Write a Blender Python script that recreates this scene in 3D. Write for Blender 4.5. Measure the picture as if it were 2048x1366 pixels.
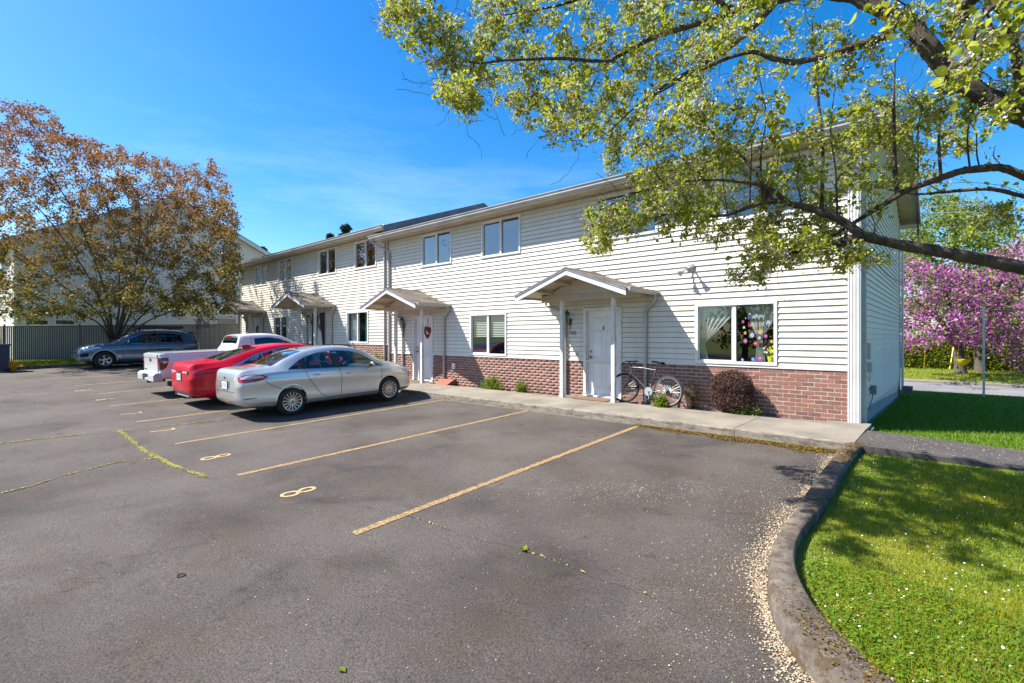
import bpy, bmesh, math, random
import numpy as np
from mathutils import Matrix, Vector, Euler
random.seed(7); rng = np.random.default_rng(7)
sc = bpy.context.scene
for o in list(bpy.data.objects): bpy.data.objects.remove(o)
col = sc.collection
# ------------------------------------------------------------------ camera
TH = math.radians(41.74); CS, SN = math.cos(TH), math.sin(TH)
FPX, CXP, HZ = 985.0, 1024.0, 673.0          # focal length and horizon of the 2048 px photograph
CAM = np.array([0.0, -10.35, 1.64])
cd = bpy.data.cameras.new('camera'); cam = bpy.data.objects.new('camera', cd); col.objects.link(cam)
cd.sensor_width = 36; cd.lens = FPX / 2048 * 36; cd.shift_y = -10 / 2048
cd.clip_start = .05; cd.clip_end = 3000
cam.location = CAM; cam.rotation_euler = (math.pi / 2, 0, TH)
sc.camera = cam
# ------------------------------------------------------------------ sky, sun, exposure
SUNV = Vector((-1.5, -1.28, 2.31)).normalized()      # towards the sun
sel = math.asin(SUNV.z); saz = math.atan2(SUNV.x, SUNV.y)
w = bpy.data.worlds.new('World'); sc.world = w; w.use_nodes = True
nt = w.node_tree; nt.nodes.clear()
out = nt.nodes.new('ShaderNodeOutputWorld'); bg = nt.nodes.new('ShaderNodeBackground')
sky = nt.nodes.new('ShaderNodeTexSky'); sky.sky_type = 'NISHITA'; sky.sun_disc = False
sky.sun_elevation = sel; sky.sun_rotation = saz
sky.air_density = 1.0; sky.dust_density = .8; sky.ozone_density = 4.0; sky.altitude = 60
hs = nt.nodes.new('ShaderNodeHueSaturation'); hs.inputs['Saturation'].default_value = 1.40
tc = nt.nodes.new('ShaderNodeTexCoord'); mp = nt.nodes.new('ShaderNodeMapping'); mp.inputs['Scale'].default_value = (1.6, 1.6, 9)
cn = nt.nodes.new('ShaderNodeTexNoise'); cn.inputs['Scale'].default_value = 1.7; cn.inputs['Detail'].default_value = 7; cn.inputs['Roughness'].default_value = .62
cr = nt.nodes.new('ShaderNodeValToRGB'); cr.color_ramp.elements[0].position = .5; cr.color_ramp.elements[1].position = .82
sx = nt.nodes.new('ShaderNodeSeparateXYZ'); mr = nt.nodes.new('ShaderNodeMapRange')
mr.inputs['From Min'].default_value = .45; mr.inputs['From Max'].default_value = .12; mr.inputs['To Max'].default_value = .2
mm = nt.nodes.new('ShaderNodeMath'); mm.operation = 'MULTIPLY'
mx = nt.nodes.new('ShaderNodeMixRGB'); mx.inputs[2].default_value = (9, 9.4, 10, 1)
L = nt.links.new
L(sky.outputs[0], hs.inputs['Color']); L(tc.outputs['Generated'], mp.inputs[0]); L(mp.outputs[0], cn.inputs['Vector'])
L(cn.outputs['Fac'], cr.inputs[0]); L(tc.outputs['Generated'], sx.inputs[0]); L(sx.outputs['Z'], mr.inputs['Value'])
L(cr.outputs[0], mm.inputs[0]); L(mr.outputs[0], mm.inputs[1]); L(mm.outputs[0], mx.inputs[0])
L(hs.outputs[0], mx.inputs[1]); L(mx.outputs[0], bg.inputs[0]); L(bg.outputs[0], out.inputs[0])
bg.inputs[1].default_value = .1
sd = bpy.data.lights.new('sun', 'SUN'); sun = bpy.data.objects.new('sun', sd); col.objects.link(sun)
sd.energy = 5.0; sd.angle = math.radians(.5); sd.color = (1, .955, .88)
sun.location = (0, -30, 40); sun.rotation_euler = SUNV.to_track_quat('Z', 'Y').to_euler()
sc.view_settings.view_transform = 'Standard'; sc.view_settings.look = 'None'
sc.view_settings.gamma = 1; sc.view_settings.use_curve_mapping = False
sc.view_settings.exposure = 1.28
# ------------------------------------------------------------------ photograph pixel -> place
def ray(x, y):
    r = (x - CXP) / FPX; v = (HZ - y) / FPX
    return np.array([-SN + r * CS, CS + r * SN, v])
def P(x, y, z): return CAM + ray(x, y) * z                       # at depth z along the view axis
def FX(x, Y=0.0):                                                # X where the pixel column meets the plane Y
    d = ray(x, 0); return d[0] * (Y - CAM[1]) / d[1]
def FZ(x, y, Y=0.0):
    d = ray(x, y); return CAM[2] + d[2] * (Y - CAM[1]) / d[1]
def GZ(x, y, z):                                                 # on the level z
    d = ray(x, y); t = (z - CAM[2]) / d[2]; return CAM + d * t
def sstep(a, b, x):
    t = np.clip((x - a) / (b - a), 0, 1); return t * t * (3 - 2 * t)
def zlot(X, Y):                                                  # the parking lot rises to the building and to the left
    Yc = np.maximum(Y, -16)
    return .03 * (Yc + 1.91) + .024 * np.maximum(0, -X - 10.3)
def G(x, y, off=0.0):                                            # on the parking lot
    d = ray(x, y); t = 5.0
    for i in range(60):
        p = CAM + d * t; t += (p[2] - off - zlot(p[0], p[1])) / max(.05, -d[2]) * .7
    p = CAM + d * t; p[2] = zlot(p[0], p[1]) + off; return p
# ------------------------------------------------------------------ materials
MATS = {}
class NT:
    def __init__(s, name):
        s.m = bpy.data.materials.new(name); s.m.use_nodes = True; s.t = s.m.node_tree; s.n = s.t.nodes
        s.b = s.n['Principled BSDF']; s.o = s.n['Material Output']; MATS[name] = s.m
        s.geo = s.n.new('ShaderNodeNewGeometry')
    def new(s, k, **kw):
        n = s.n.new(k)
        for a, v in kw.items(): setattr(n, a, v)
        return n
    def l(s, a, b): s.t.links.new(a, b)
    def noise(s, scale, detail=4, rough=.55, vec=None, dist=0):
        n = s.new('ShaderNodeTexNoise'); n.inputs['Scale'].default_value = scale; n.inputs['Detail'].default_value = detail
        n.inputs['Roughness'].default_value = rough; n.inputs['Distortion'].default_value = dist
        s.l(vec or s.geo.outputs['Position'], n.inputs['Vector']); return n.outputs['Fac']
    def vor(s, scale, feature='F1'):
        n = s.new('ShaderNodeTexVoronoi', feature=feature); n.inputs['Scale'].default_value = scale
        s.l(s.geo.outputs['Position'], n.inputs['Vector']); return n.outputs['Distance']
    def ramp(s, fac, stops):
        n = s.new('ShaderNodeValToRGB'); e = n.color_ramp.elements
        while len(e) < len(stops): e.new(.5)
        for k, (p, c) in enumerate(stops):
            e[k].position = p; e[k].color = (*c, 1) if not isinstance(c, (int, float)) else (c, c, c, 1)
        s.l(fac, n.inputs[0]); return n.outputs[0]
    def mix(s, fac, a, b, mode='MIX'):
        n = s.new('ShaderNodeMixRGB', blend_type=mode)
        for k, v in ((0, fac), (1, a), (2, b)):
            if hasattr(v, 'is_linked'): s.l(v, n.inputs[k])
            elif k == 0: n.inputs[0].default_value = v
            else: n.inputs[k].default_value = (*v, 1)
        return n.outputs[0]
    def math(s, op, a, b=None):
        n = s.new('ShaderNodeMath', operation=op)
        for k, v in ((0, a), (1, b)):
            if v is None: continue
            if hasattr(v, 'is_linked'): s.l(v, n.inputs[k])
            else: n.inputs[k].default_value = v
        return n.outputs[0]
    def bump(s, h, strength=.3, dist=.01):
        n = s.new('ShaderNodeBump'); n.inputs['Strength'].default_value = strength; n.inputs['Distance'].default_value = dist
        s.l(h, n.inputs['Height']); s.l(n.outputs[0], s.b.inputs['Normal']); return n
    def base(s, c):
        if hasattr(c, 'is_linked'): s.l(c, s.b.inputs['Base Color'])
        else: s.b.inputs['Base Color'].default_value = (*c, 1)
    def set(s, **kw):
        for k, v in kw.items():
            i = s.b.inputs[k.replace('_', ' ')]
            if hasattr(v, 'is_linked'): s.l(v, i)
            else: i.default_value = v
    def rnd(s):
        return s.new('ShaderNodeObjectInfo').outputs['Random']
    def attr(s, name='v'):
        return s.new('ShaderNodeAttribute', attribute_name=name).outputs['Fac']

def M(name, c1, c2=None, scale=4, rough=.6, bump=0, bscale=60, metallic=0, var=0, coat=0, spec=.5, detail=4):
    s = NT(name); c = c1
    if c2: c = s.mix(s.ramp(s.noise(scale, detail), [(.35, 0.), (.68, 1.)]), c1, c2)
    if var:
        f = s.math('ADD', s.math('MULTIPLY', s.rnd(), 2 * var), 1 - var)
        c = s.mix(1, c if hasattr(c, 'is_linked') else s.mix(0, c, c), f, 'MULTIPLY')
    s.base(c); s.set(Roughness=rough, Metallic=metallic); s.b.inputs['Specular IOR Level'].default_value = spec
    if coat: s.set(Coat_Weight=coat, Coat_Roughness=.03)
    if bump: s.bump(s.noise(bscale, 3), bump)
    return s.m

# weathered vinyl siding: cream, streaks and grime at random
s = NT('siding')
v = s.new('ShaderNodeMapping'); v.inputs['Scale'].default_value = (1.2, 1.2, .25); s.l(s.geo.outputs['Position'], v.inputs[0])
g = s.ramp(s.noise(3.2, 6, .65, v.outputs[0]), [(.42, 0.), (.8, 1.)])
c = s.mix(s.math('MULTIPLY', g, .35), (.63, .585, .49), (.40, .355, .275))
f = s.math('ADD', s.math('MULTIPLY', s.rnd(), .07), .95); c = s.mix(1, c, f, 'MULTIPLY'); s.base(c)
s.set(Roughness=.5); s.bump(s.noise(260, 2), .12, .004)
M('trim', (.66, .65, .63), (.54, .53, .50), 2.5, .5, .05, 90)
M('trim_gray', (.46, .455, .44), (.37, .365, .35), 3, .5)
M('gutter', (.42, .405, .375), (.30, .29, .265), 1.5, .42)
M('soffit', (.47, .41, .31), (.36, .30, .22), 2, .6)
M('post_paint', (.64, .635, .62), (.48, .47, .45), 5, .6, .1, 40)
M('mortar', (.52, .445, .375), (.40, .335, .28), 14, .9, .4, 120)
def brickmat(name, fac):
    s = NT(name); r = fac(s)
    c = s.ramp(r, [(0., (.125, .046, .033)), (.35, (.185, .070, .046)), (.7, (.24, .098, .064)), (1., (.16, .075, .058))])
    c = s.mix(s.ramp(s.noise(38, 5, .7), [(.4, 0.), (.75, .55)]), c, (.34, .215, .18))
    c = s.mix(s.ramp(s.noise(90, 3), [(.55, 0.), (.75, .6)]), c, (.10, .05, .045))
    s.base(c); s.set(Roughness=.85); s.bump(s.noise(75, 5, .7), .5, .006)
brickmat('brick', lambda s: s.rnd()); brickmat('brick_far', lambda s: s.attr())
s = NT('shingle'); r = s.rnd()
c = s.ramp(r, [(0., (.085, .066, .05)), (.5, (.14, .112, .086)), (1., (.195, .16, .125))])
c = s.mix(s.ramp(s.noise(170, 2), [(.4, 0.), (.7, .6)]), c, (.05, .042, .036)); s.base(c); s.set(Roughness=.95); s.bump(s.noise(300, 2), .5, .004)
s = NT('roof_shingle'); c = s.mix(s.ramp(s.noise(3, 6, .7), [(.35, 0.), (.7, 1.)]), (.075, .068, .066), (.13, .12, .115))
s.base(c); s.set(Roughness=.95); s.bump(s.noise(120, 3), .6, .01)
M('fascia_dark', (.22, .22, .235), (.13, .125, .13), 3, .6)
M('concrete', (.235, .205, .16), (.145, .125, .098), 1.6, .9, .35, 150, detail=9)
s = NT('kerb_concrete')
c = s.mix(s.ramp(s.noise(5, 8, .7), [(.35, 0.), (.66, 1.)]), (.20, .165, .13), (.055, .042, .032))
c = s.mix(s.ramp(s.noise(8.5, 6, .72), [(.50, 0.), (.60, .9)]), c, (.075, .042, .015))
c = s.mix(s.ramp(s.noise(60, 4), [(.5, 0.), (.75, .7)]), c, (.07, .058, .045))
s.base(c); s.set(Roughness=.95); s.bump(s.noise(55, 7, .75), .8, .02)
s = NT('walk_edge')
mpv = s.new('ShaderNodeMapping'); mpv.inputs['Scale'].default_value = (2, 2, 9); s.l(s.geo.outputs['Position'], mpv.inputs[0])
c = s.mix(s.ramp(s.noise(2.2, 7, .7, mpv.outputs[0]), [(.38, 0.), (.64, 1.)]), (.25, .215, .17), (.075, .062, .047))
c = s.mix(s.ramp(s.noise(14, 5), [(.45, 0.), (.7, .5)]), c, (.25, .22, .18))
s.base(c); s.set(Roughness=.95); s.bump(s.noise(80, 5), .5, .01)
# asphalt
s = NT('asphalt')
c = s.mix(s.ramp(s.noise(.55, 6, .6), [(.3, 0.), (.7, 1.)]), (.046, .0375, .032), (.102, .088, .077))
c = s.mix(s.ramp(s.noise(1.3, 5, .65), [(.50, 0.), (.75, .75)]), c, (.070, .047, .030))
c = s.mix(s.ramp(s.noise(.9, 5, .6, dist=.6), [(.52, 0.), (.72, .65)]), c, (.024, .020, .018))
c = s.mix(s.ramp(s.noise(2.6, 6, .7, dist=1.2), [(.60, 0.), (.70, .7)]), c, (.020, .017, .015))
c = s.mix(s.ramp(s.noise(.35, 4, .6), [(.5, 0.), (.7, .5)]), c, (.12, .106, .095))
c = s.mix(s.ramp(s.noise(75, 4, .75), [(.36, 0.), (.64, 1.)]), s.mix(1, c, (.42, .40, .38), 'MULTIPLY'), s.mix(1, c, (1.6, 1.57, 1.54), 'MULTIPLY'))
c = s.mix(s.ramp(s.noise(420, 1), [(.64, 0.), (.72, .55)]), c, (.26, .24, .22))
s.base(c); s.set(Roughness=.88); s.b.inputs['Specular IOR Level'].default_value = .35
s.bump(s.math('ADD', s.noise(80, 4, .75), s.math('MULTIPLY', s.noise(1.2, 3), .8)), .9, .016)
s = NT('asphalt_path')
c = s.mix(s.ramp(s.noise(2, 6, .6), [(.3, 0.), (.7, 1.)]), (.065, .054, .048), (.10, .086, .078))
c = s.mix(s.ramp(s.noise(130, 2), [(.4, 0.), (.7, 1.)]), s.mix(1, c, (.6, .6, .6), 'MULTIPLY'), c); s.base(c); s.set(Roughness=.9); s.bump(s.noise(120, 3), .6, .01)
M('street', (.15, .147, .147), (.20, .19, .185), .8, .9, .3, 90)
s = NT('road_paint')
c = s.mix(s.ramp(s.noise(34, 6, .75), [(.40, 0.), (.56, .95)]), (.42, .25, .075), (.10, .08, .06)); s.base(c); s.set(Roughness=.8); s.bump(s.noise(140, 3), .6, .008)
s = NT('digit_paint')
c = s.mix(s.ramp(s.noise(40, 5, .7), [(.5, 0.), (.64, 1.)]), (.50, .33, .15), (.14, .10, .07)); s.base(c); s.set(Roughness=.8); s.bump(s.noise(140, 3), .5, .008)
s = NT('lawn')
c = s.mix(s.ramp(s.noise(.9, 6, .65), [(.36, 0.), (.66, 1.)]), (.10, .18, .018), (.20, .215, .028))
c = s.mix(s.ramp(s.noise(7, 5, .7), [(.55, 0.), (.78, .5)]), c, (.15, .12, .04)); s.base(c); s.set(Roughness=.95); s.bump(s.noise(60, 4), .8, .03)
def leafmat(name, stops, transl=.35, rough=.5, nz=None):
    s = NT(name); c = s.ramp(s.attr(), stops)
    if nz: c = s.mix(s.ramp(s.noise(nz[0], 5), [(.4, 0.), (.68, nz[1])]), c, nz[2])
    s.base(c); s.set(Roughness=rough); s.b.inputs['Specular IOR Level'].default_value = .12
    t = s.new('ShaderNodeBsdfTranslucent'); s.l(c, t.inputs[0]); m = s.new('ShaderNodeMixShader'); m.inputs[0].default_value = transl
    s.l(s.b.outputs[0], m.inputs[1]); s.l(t.outputs[0], m.inputs[2]); s.l(m.outputs[0], s.o.inputs[0])
leafmat('grass', [(0., (.10, .19, .010)), (.45, (.19, .28, .014)), (.8, (.31, .33, .022)), (1., (.38, .31, .07))], .5, .5, (1.1, .85, (.42, .37, .028)))
leafmat('grass_shade', [(0., (.075, .16, .012)), (.6, (.135, .25, .017)), (1., (.21, .30, .03))], .5)  # darker copy of grass with shade put into its colour; clover shares the green
leafmat('pear_leaf', [(0., (.10, .15, .014)), (.3, (.24, .29, .022)), (.65, (.40, .42, .035)), (.88, (.50, .48, .07)), (1., (.26, .18, .05))], .5)
leafmat('pear_blossom', [(0., (.34, .27, .17)), (.4, (.56, .52, .38)), (.75, (.72, .69, .58)), (1., (.28, .19, .10))], .3)
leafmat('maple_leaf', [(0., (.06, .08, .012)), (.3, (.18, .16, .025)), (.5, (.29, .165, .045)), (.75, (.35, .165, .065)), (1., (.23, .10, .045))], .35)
leafmat('cherry_blossom', [(0., (.17, .025, .14)), (.35, (.30, .055, .25)), (.7, (.46, .13, .37)), (1., (.62, .34, .52))], .35)
leafmat('tree_leaf', [(0., (.07, .11, .014)), (.5, (.17, .22, .028)), (1., (.29, .31, .055))], .4)
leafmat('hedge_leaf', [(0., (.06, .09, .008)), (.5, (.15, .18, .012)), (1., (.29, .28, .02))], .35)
leafmat('barberry_leaf', [(0., (.045, .026, .022)), (.5, (.10, .05, .042)), (.85, (.155, .085, .066)), (1., (.21, .14, .09))], .2)
leafmat('bush_leaf', [(0., (.07, .12, .01)), (.5, (.17, .235, .018)), (1., (.31, .36, .04))], .4)
leafmat('dry_leaf', [(0., (.10, .065, .03)), (.6, (.23, .155, .075)), (1., (.32, .235, .13))], .25)
leafmat('conifer_leaf', [(0., (.012, .03, .025)), (1., (.035, .065, .045))], .15)
leafmat('petal', [(0., (.34, .23, .13)), (.35, (.50, .39, .25)), (.75, (.66, .57, .43)), (1., (.28, .16, .08))], .2, .8)
leafmat('moss', [(0., (.22, .18, .03)), (.5, (.42, .37, .10)), (1., (.55, .50, .2))], .2, .9)
leafmat('moss_brown', [(0., (.05, .028, .010)), (.5, (.12, .07, .016)), (1., (.24, .17, .035))], .1, .95)
leafmat('daisy', [(0., (.75, .75, .72)), (.85, (.82, .82, .8)), (1., (.8, .55, .03))], .2, .8)
s = NT('bark')
c = s.mix(s.ramp(s.noise(11, 8, .75), [(.38, 0.), (.62, 1.)]), (.045, .032, .024), (.17, .122, .088))
c = s.mix(s.ramp(s.noise(6, 6, .7), [(.56, 0.), (.68, .75)]), c, (.075, .075, .022)); s.base(c); s.set(Roughness=.95); s.bump(s.noise(45, 8, .8), 1, .03)
M('twig', (.075, .055, .04), (.04, .03, .022), 20, .9)
M('bark_gray', (.12, .098, .075), (.062, .05, .038), 14, .95, .8, 60)
# glass
def glass(name, tint, base_t, ior=1.5, boost=1.0, rough=0.0):
    s = NT(name); s.n.remove(s.b)
    tr = s.new('ShaderNodeBsdfTransparent'); tr.inputs[0].default_value = (*[base_t * t for t in tint], 1)
    gl = s.new('ShaderNodeBsdfGlossy'); gl.inputs['Roughness'].default_value = rough; gl.inputs[0].default_value = (1, 1, 1, 1)
    fr = s.new('ShaderNodeLayerWeight'); fr.inputs[0].default_value = .5
    mu = s.math('MINIMUM', s.math('MULTIPLY', s.math('ADD', s.math('MULTIPLY', s.math('POWER', fr.outputs['Facing'], 5.0), .96), .04), boost), 1.0)
    m = s.new('ShaderNodeMixShader'); s.l(mu, m.inputs[0]); s.l(tr.outputs[0], m.inputs[1]); s.l(gl.outputs[0], m.inputs[2]); s.l(m.outputs[0], s.o.inputs[0])
glass('window_glass', (.84, .95, .93), .88, 1.52, 2.2)
glass('upper_glass', (.6, .75, .9), .35, 1.52, 4.5)
glass('car_glass', (.72, .88, .86), .82, 1.5, 2.2)
glass('dark_glass', (.25, .3, .38), .25, 1.5, 3.0)
M('screen', (.07, .07, .08), None, 1, .8)
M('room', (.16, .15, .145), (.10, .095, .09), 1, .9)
M('curtain', (.50, .48, .44), None, 1, .9); M('curtain_green', (.03, .25, .13), (.05, .33, .2), 8, .9); M('curtain_dark', (.035, .032, .035), None, 1, .9)
M('blind', (.55, .55, .55), None, 1, .7)
# cars
s = NT('paint_silver'); s.base((.60, .60, .585)); s.set(Metallic=.65, Roughness=.3, Coat_Weight=1.0, Coat_Roughness=.03)
s = NT('paint_red'); s.base((.44, .0, .014)); s.set(Metallic=.0, Roughness=.4, Coat_Weight=.55, Coat_Roughness=.02); s.b.inputs['Specular IOR Level'].default_value = .15
s = NT('paint_white'); s.base((.58, .58, .58)); s.set(Roughness=.35, Coat_Weight=.8, Coat_Roughness=.05)
s = NT('paint_gray'); s.base((.10, .155, .22)); s.set(Metallic=.6, Roughness=.3, Coat_Weight=1.0, Coat_Roughness=.03)
M('black_plastic', (.018, .018, .02), (.03, .03, .032), 6, .55); M('gap', (.006, .006, .007), None, 1, .8)
M('cabin', (.075, .08, .085), (.045, .047, .05), 3, .85); M('seat_fabric', (.045, .07, .095), (.03, .045, .06), 7, .9)
M('rubber', (.016, .016, .017), (.03, .029, .028), 20, .85, .2, 80)
M('alloy', (.62, .60, .57), None, 1, .3, metallic=.85); M('chrome', (.72, .72, .73), None, 1, .22, metallic=1)
M('dark_metal', (.05, .05, .052), None, 1, .5, metallic=.5)
s = NT('tail_red'); s.base((.45, .006, .012)); s.set(Roughness=.12, Coat_Weight=1.0)
s = NT('tail_dark'); s.base((.10, .004, .008)); s.set(Roughness=.12, Coat_Weight=1.0)
s = NT('lamp_clear'); s.base((.60, .57, .58)); s.set(Roughness=.12, Metallic=.3, Coat_Weight=1.0)
s = NT('smoke_lamp'); s.base((.04, .045, .05)); s.set(Roughness=.1, Coat_Weight=1.0)
M('plate', (.60, .64, .66), (.50, .56, .60), 30, .5); M('plate_text', (.05, .06, .11), None, 1, .6)
M('badge_blue', (.02, .04, .12), None, 1, .3)
# small things
M('brass', (.42, .26, .08), None, 1, .3, metallic=.9); M('lantern_metal', (.045, .032, .022), (.09, .065, .035), 12, .45, metallic=.6)
M('door_paint', (.70, .68, .65), (.62, .60, .57), 3, .5); M('number_black', (.02, .02, .02), None, 1, .5)
M('mat_coir', (.20, .115, .055), (.12, .07, .035), 40, .95, .6, 160); M('splash_red', (.36, .085, .045), (.26, .06, .035), 6, .7)
M('wreath_red', (.30, .04, .016), (.20, .025, .01), 60, .8, .8, 120); M('wreath_pink', (.55, .05, .18), (.40, .03, .12), 60, .8, .8, 120)
M('wreath_green', (.012, .022, .012), (.03, .045, .02), 60, .8, .8, 120)
M('bike_paint', (.022, .028, .045), (.05, .055, .07), 9, .35, coat=.5); M('steel', (.55, .55, .53), (.40, .38, .35), 14, .4, metallic=.8)
M('fence_slat', (.085, .073, .063), (.13, .112, .097), 1.2, .8); M('fence_wire', (.10, .10, .10), None, 1, .5, metallic=.6)
M('wood_fence', (.16, .10, .105), (.10, .065, .07), 6, .9); M('bin_navy', (.012, .02, .05), None, 1, .5); M('tub_orange', (.62, .26, .012), None, 1, .5)
M('bin_teal', (.02, .13, .15), None, 1, .5); M('bin_blue', (.015, .06, .19), None, 1, .5)
M('swing_yellow', (.75, .52, .01), None, 1, .5); M('swing_green', (.03, .32, .09), None, 1, .5)
s = NT('far_siding'); zc = s.new('ShaderNodeSeparateXYZ'); s.l(s.geo.outputs['Position'], zc.inputs[0])
fr = s.math('FRACT', s.math('DIVIDE', zc.outputs['Z'], .16))
c = s.mix(s.ramp(fr, [(0., 1.), (.16, 0.)]), (.62, .60, .555), (.42, .395, .355)); s.base(c); s.set(Roughness=.6); s.bump(fr, .5, .02)
M('pale_house', (.52, .48, .55), (.46, .43, .50), 2, .7); M('soil', (.06, .045, .032), (.10, .075, .05), 9, .95, .8, 50)
M('foundation', (.33, .33, .335), (.25, .25, .26), 6, .9, .4, 60); M('util_box', (.16, .18, .20), None, 1, .5)
for nm, c in (('egg_pink', (.75, .12, .42)), ('egg_red', (.72, .09, .10)), ('egg_orange', (.80, .42, .16)), ('egg_blue', (.22, .25, .72)), ('egg_lilac', (.55, .42, .78)), ('egg_white', (.8, .76, .72)),
              ('flower_yellow', (.82, .66, .02)), ('flower_magenta', (.72, .04, .46)), ('letter_blue', (.16, .16, .7)), ('letter_red', (.75, .10, .12)), ('letter_cream', (.78, .72, .55)), ('stem_green', (.06, .2, .05)), ('car_far', (.55, .57, .6))):
    M(nm, c, None, 1, .5)
# ------------------------------------------------------------------ mesh helpers
class MB:
    def __init__(s): s.v = []; s.f = []
    def add(s, vs, fs):
        n = len(s.v); s.v += [tuple(map(float, p)) for p in vs]; s.f += [tuple(i + n for i in f) for f in fs]; return s
    def box(s, x0, x1, y0, y1, z0, z1):
        return s.add([(x, y, z) for z in (z0, z1) for (x, y) in ((x0, y0), (x1, y0), (x1, y1), (x0, y1))],
                     [(3, 2, 1, 0), (4, 5, 6, 7), (0, 1, 5, 4), (1, 2, 6, 5), (2, 3, 7, 6), (3, 0, 4, 7)])
    def prism(s, poly, axis, a, b):                      # polygon in the two other axes, extruded along axis from a to b
        n = len(poly)
        def pt(p, t):
            q = list(p); q.insert(axis, t); return q
        return s.add([pt(p, a) for p in poly] + [pt(p, b) for p in poly],
                     [tuple(range(n))[::-1], tuple(range(n, 2 * n))] + [(i, (i + 1) % n, n + (i + 1) % n, n + i) for i in range(n)])
    def tube(s, pts, r, k=6, cap=True):
        pts = np.array(pts, float); n = len(pts); rr = np.broadcast_to(np.array(r, float), (n,))
        tg = np.gradient(pts, axis=0); tg /= np.linalg.norm(tg, axis=1)[:, None] + 1e-9
        a = np.array([0, 0, 1.]) if abs(tg[0][2]) < .9 else np.array([1., 0, 0]); base = len(s.v)
        for i in range(n):
            a = a - tg[i] * a.dot(tg[i]); a /= np.linalg.norm(a) + 1e-9; b = np.cross(tg[i], a)
            for j in range(k):
                t = 2 * math.pi * j / k; s.v.append(tuple(pts[i] + rr[i] * (math.cos(t) * a + math.sin(t) * b)))
        for i in range(n - 1):
            for j in range(k):
                p = base + i * k + j; q = base + i * k + (j + 1) % k; s.f.append((p, q, q + k, p + k))
        if cap: s.f.append(tuple(base + j for j in range(k))[::-1]); s.f.append(tuple(base + (n - 1) * k + j for j in range(k)))
        return s
    def lathe(s, prof, k=24, c=(0, 0, 0), axis=0, closed=False):   # profile (radius, along axis)
        base = len(s.v); n = len(prof)
        for (r, t) in prof:
            for j in range(k):
                a = 2 * math.pi * j / k; u, w_ = r * math.cos(a), r * math.sin(a); q = [u, w_]; q.insert(axis, t)
                s.v.append((q[0] + c[0], q[1] + c[1], q[2] + c[2]))
        for i in range(n if closed else n - 1):
            i2 = (i + 1) % n
            for j in range(k): s.f.append((base + i * k + j, base + i * k + (j + 1) % k, base + i2 * k + (j + 1) % k, base + i2 * k + j))
        return s
    def ball(s, c, r, k=10, m=6):
        r = np.broadcast_to(np.array(r, float), (3,)); base = len(s.v)
        for i in range(m + 1):
            t = math.pi * i / m
            for j in range(k):
                a = 2 * math.pi * j / k; s.v.append((c[0] + r[0] * math.sin(t) * math.cos(a), c[1] + r[1] * math.sin(t) * math.sin(a), c[2] + r[2] * math.cos(t)))
        for i in range(m):
            for j in range(k): s.f.append((base + i * k + j, base + (i + 1) * k + j, base + (i + 1) * k + (j + 1) % k, base + i * k + (j + 1) % k))
        return s
    def grid(s, rows):
        base = len(s.v); n = len(rows); m = len(rows[0])
        for r in rows: s.v += [tuple(map(float, p)) for p in r]
        for i in range(n - 1):
            for j in range(m - 1): s.f.append((base + i * m + j, base + i * m + j + 1, base + (i + 1) * m + j + 1, base + (i + 1) * m + j))
        return s
    def mesh(s, name, mat, smooth=False):
        me = bpy.data.meshes.new(name); me.from_pydata(s.v, [], s.f)
        if mat: me.materials.append(MATS[mat])
        if smooth:
            me.polygons.foreach_set('use_smooth', [True] * len(me.polygons))
            try: me.set_sharp_from_angle(angle=math.radians(smooth if smooth is not True else 40))
            except Exception: pass
        me.update(); return me
    def build(s, name, mat, parent=None, smooth=False, **tg):
        o = bpy.data.objects.new(name, s.mesh(name, mat, smooth)); col.objects.link(o); put(o, parent)
        if tg: tag(o, **tg)
        return o
def wm(o):
    m = o.matrix_basis.copy()
    return wm(o.parent) @ o.matrix_parent_inverse @ m if o.parent else m
LOCAL = set()                                              # things whose parts are modelled in their own space
def put(o, parent):
    if parent is None: return
    o.parent = parent
    if not (parent in LOCAL or (parent.parent and parent.parent in LOCAL)): o.matrix_parent_inverse = wm(parent).inverted()
def tag(o, label=None, cat=None, group=None, kind=None):
    if label: o['label'] = label
    if cat: o['category'] = cat
    if group: o['group'] = group
    if kind: o['kind'] = kind
    return o
def empty(name, loc, rz=0, local=False, **tg):
    o = bpy.data.objects.new(name, None); col.objects.link(o); o.location = loc; o.rotation_euler = (0, 0, rz); o.empty_display_size = .2
    if local: LOCAL.add(o)
    if tg: tag(o, **tg)
    return o
def inst(me, name, parent, loc, scale=(1, 1, 1), rot=(0, 0, 0)):
    o = bpy.data.objects.new(name, me); col.objects.link(o); o.location = loc; o.scale = scale; o.rotation_euler = rot; put(o, parent); return o
def fastmesh(name, verts, faces, mat, fv=None, smooth=False):      # numpy arrays; faces all of one size
    me = bpy.data.meshes.new(name); nf, k = faces.shape
    me.vertices.add(len(verts)); me.vertices.foreach_set('co', np.asarray(verts, np.float32).ravel())
    me.loops.add(nf * k); me.loops.foreach_set('vertex_index', faces.astype(np.int32).ravel())
    me.polygons.add(nf); me.polygons.foreach_set('loop_start', np.arange(0, nf * k, k, dtype=np.int32))
    if smooth: me.polygons.foreach_set('use_smooth', [True] * nf)
    me.materials.append(MATS[mat])
    if fv is not None:
        a = me.attributes.new('v', 'FLOAT', 'FACE'); a.data.foreach_set('value', np.asarray(fv, np.float32))
    me.update(calc_edges=True); return me
def link(me, name, parent=None, **tg):
    o = bpy.data.objects.new(name, me); col.objects.link(o); put(o, parent)
    if tg: tag(o, **tg)
    return o
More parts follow.
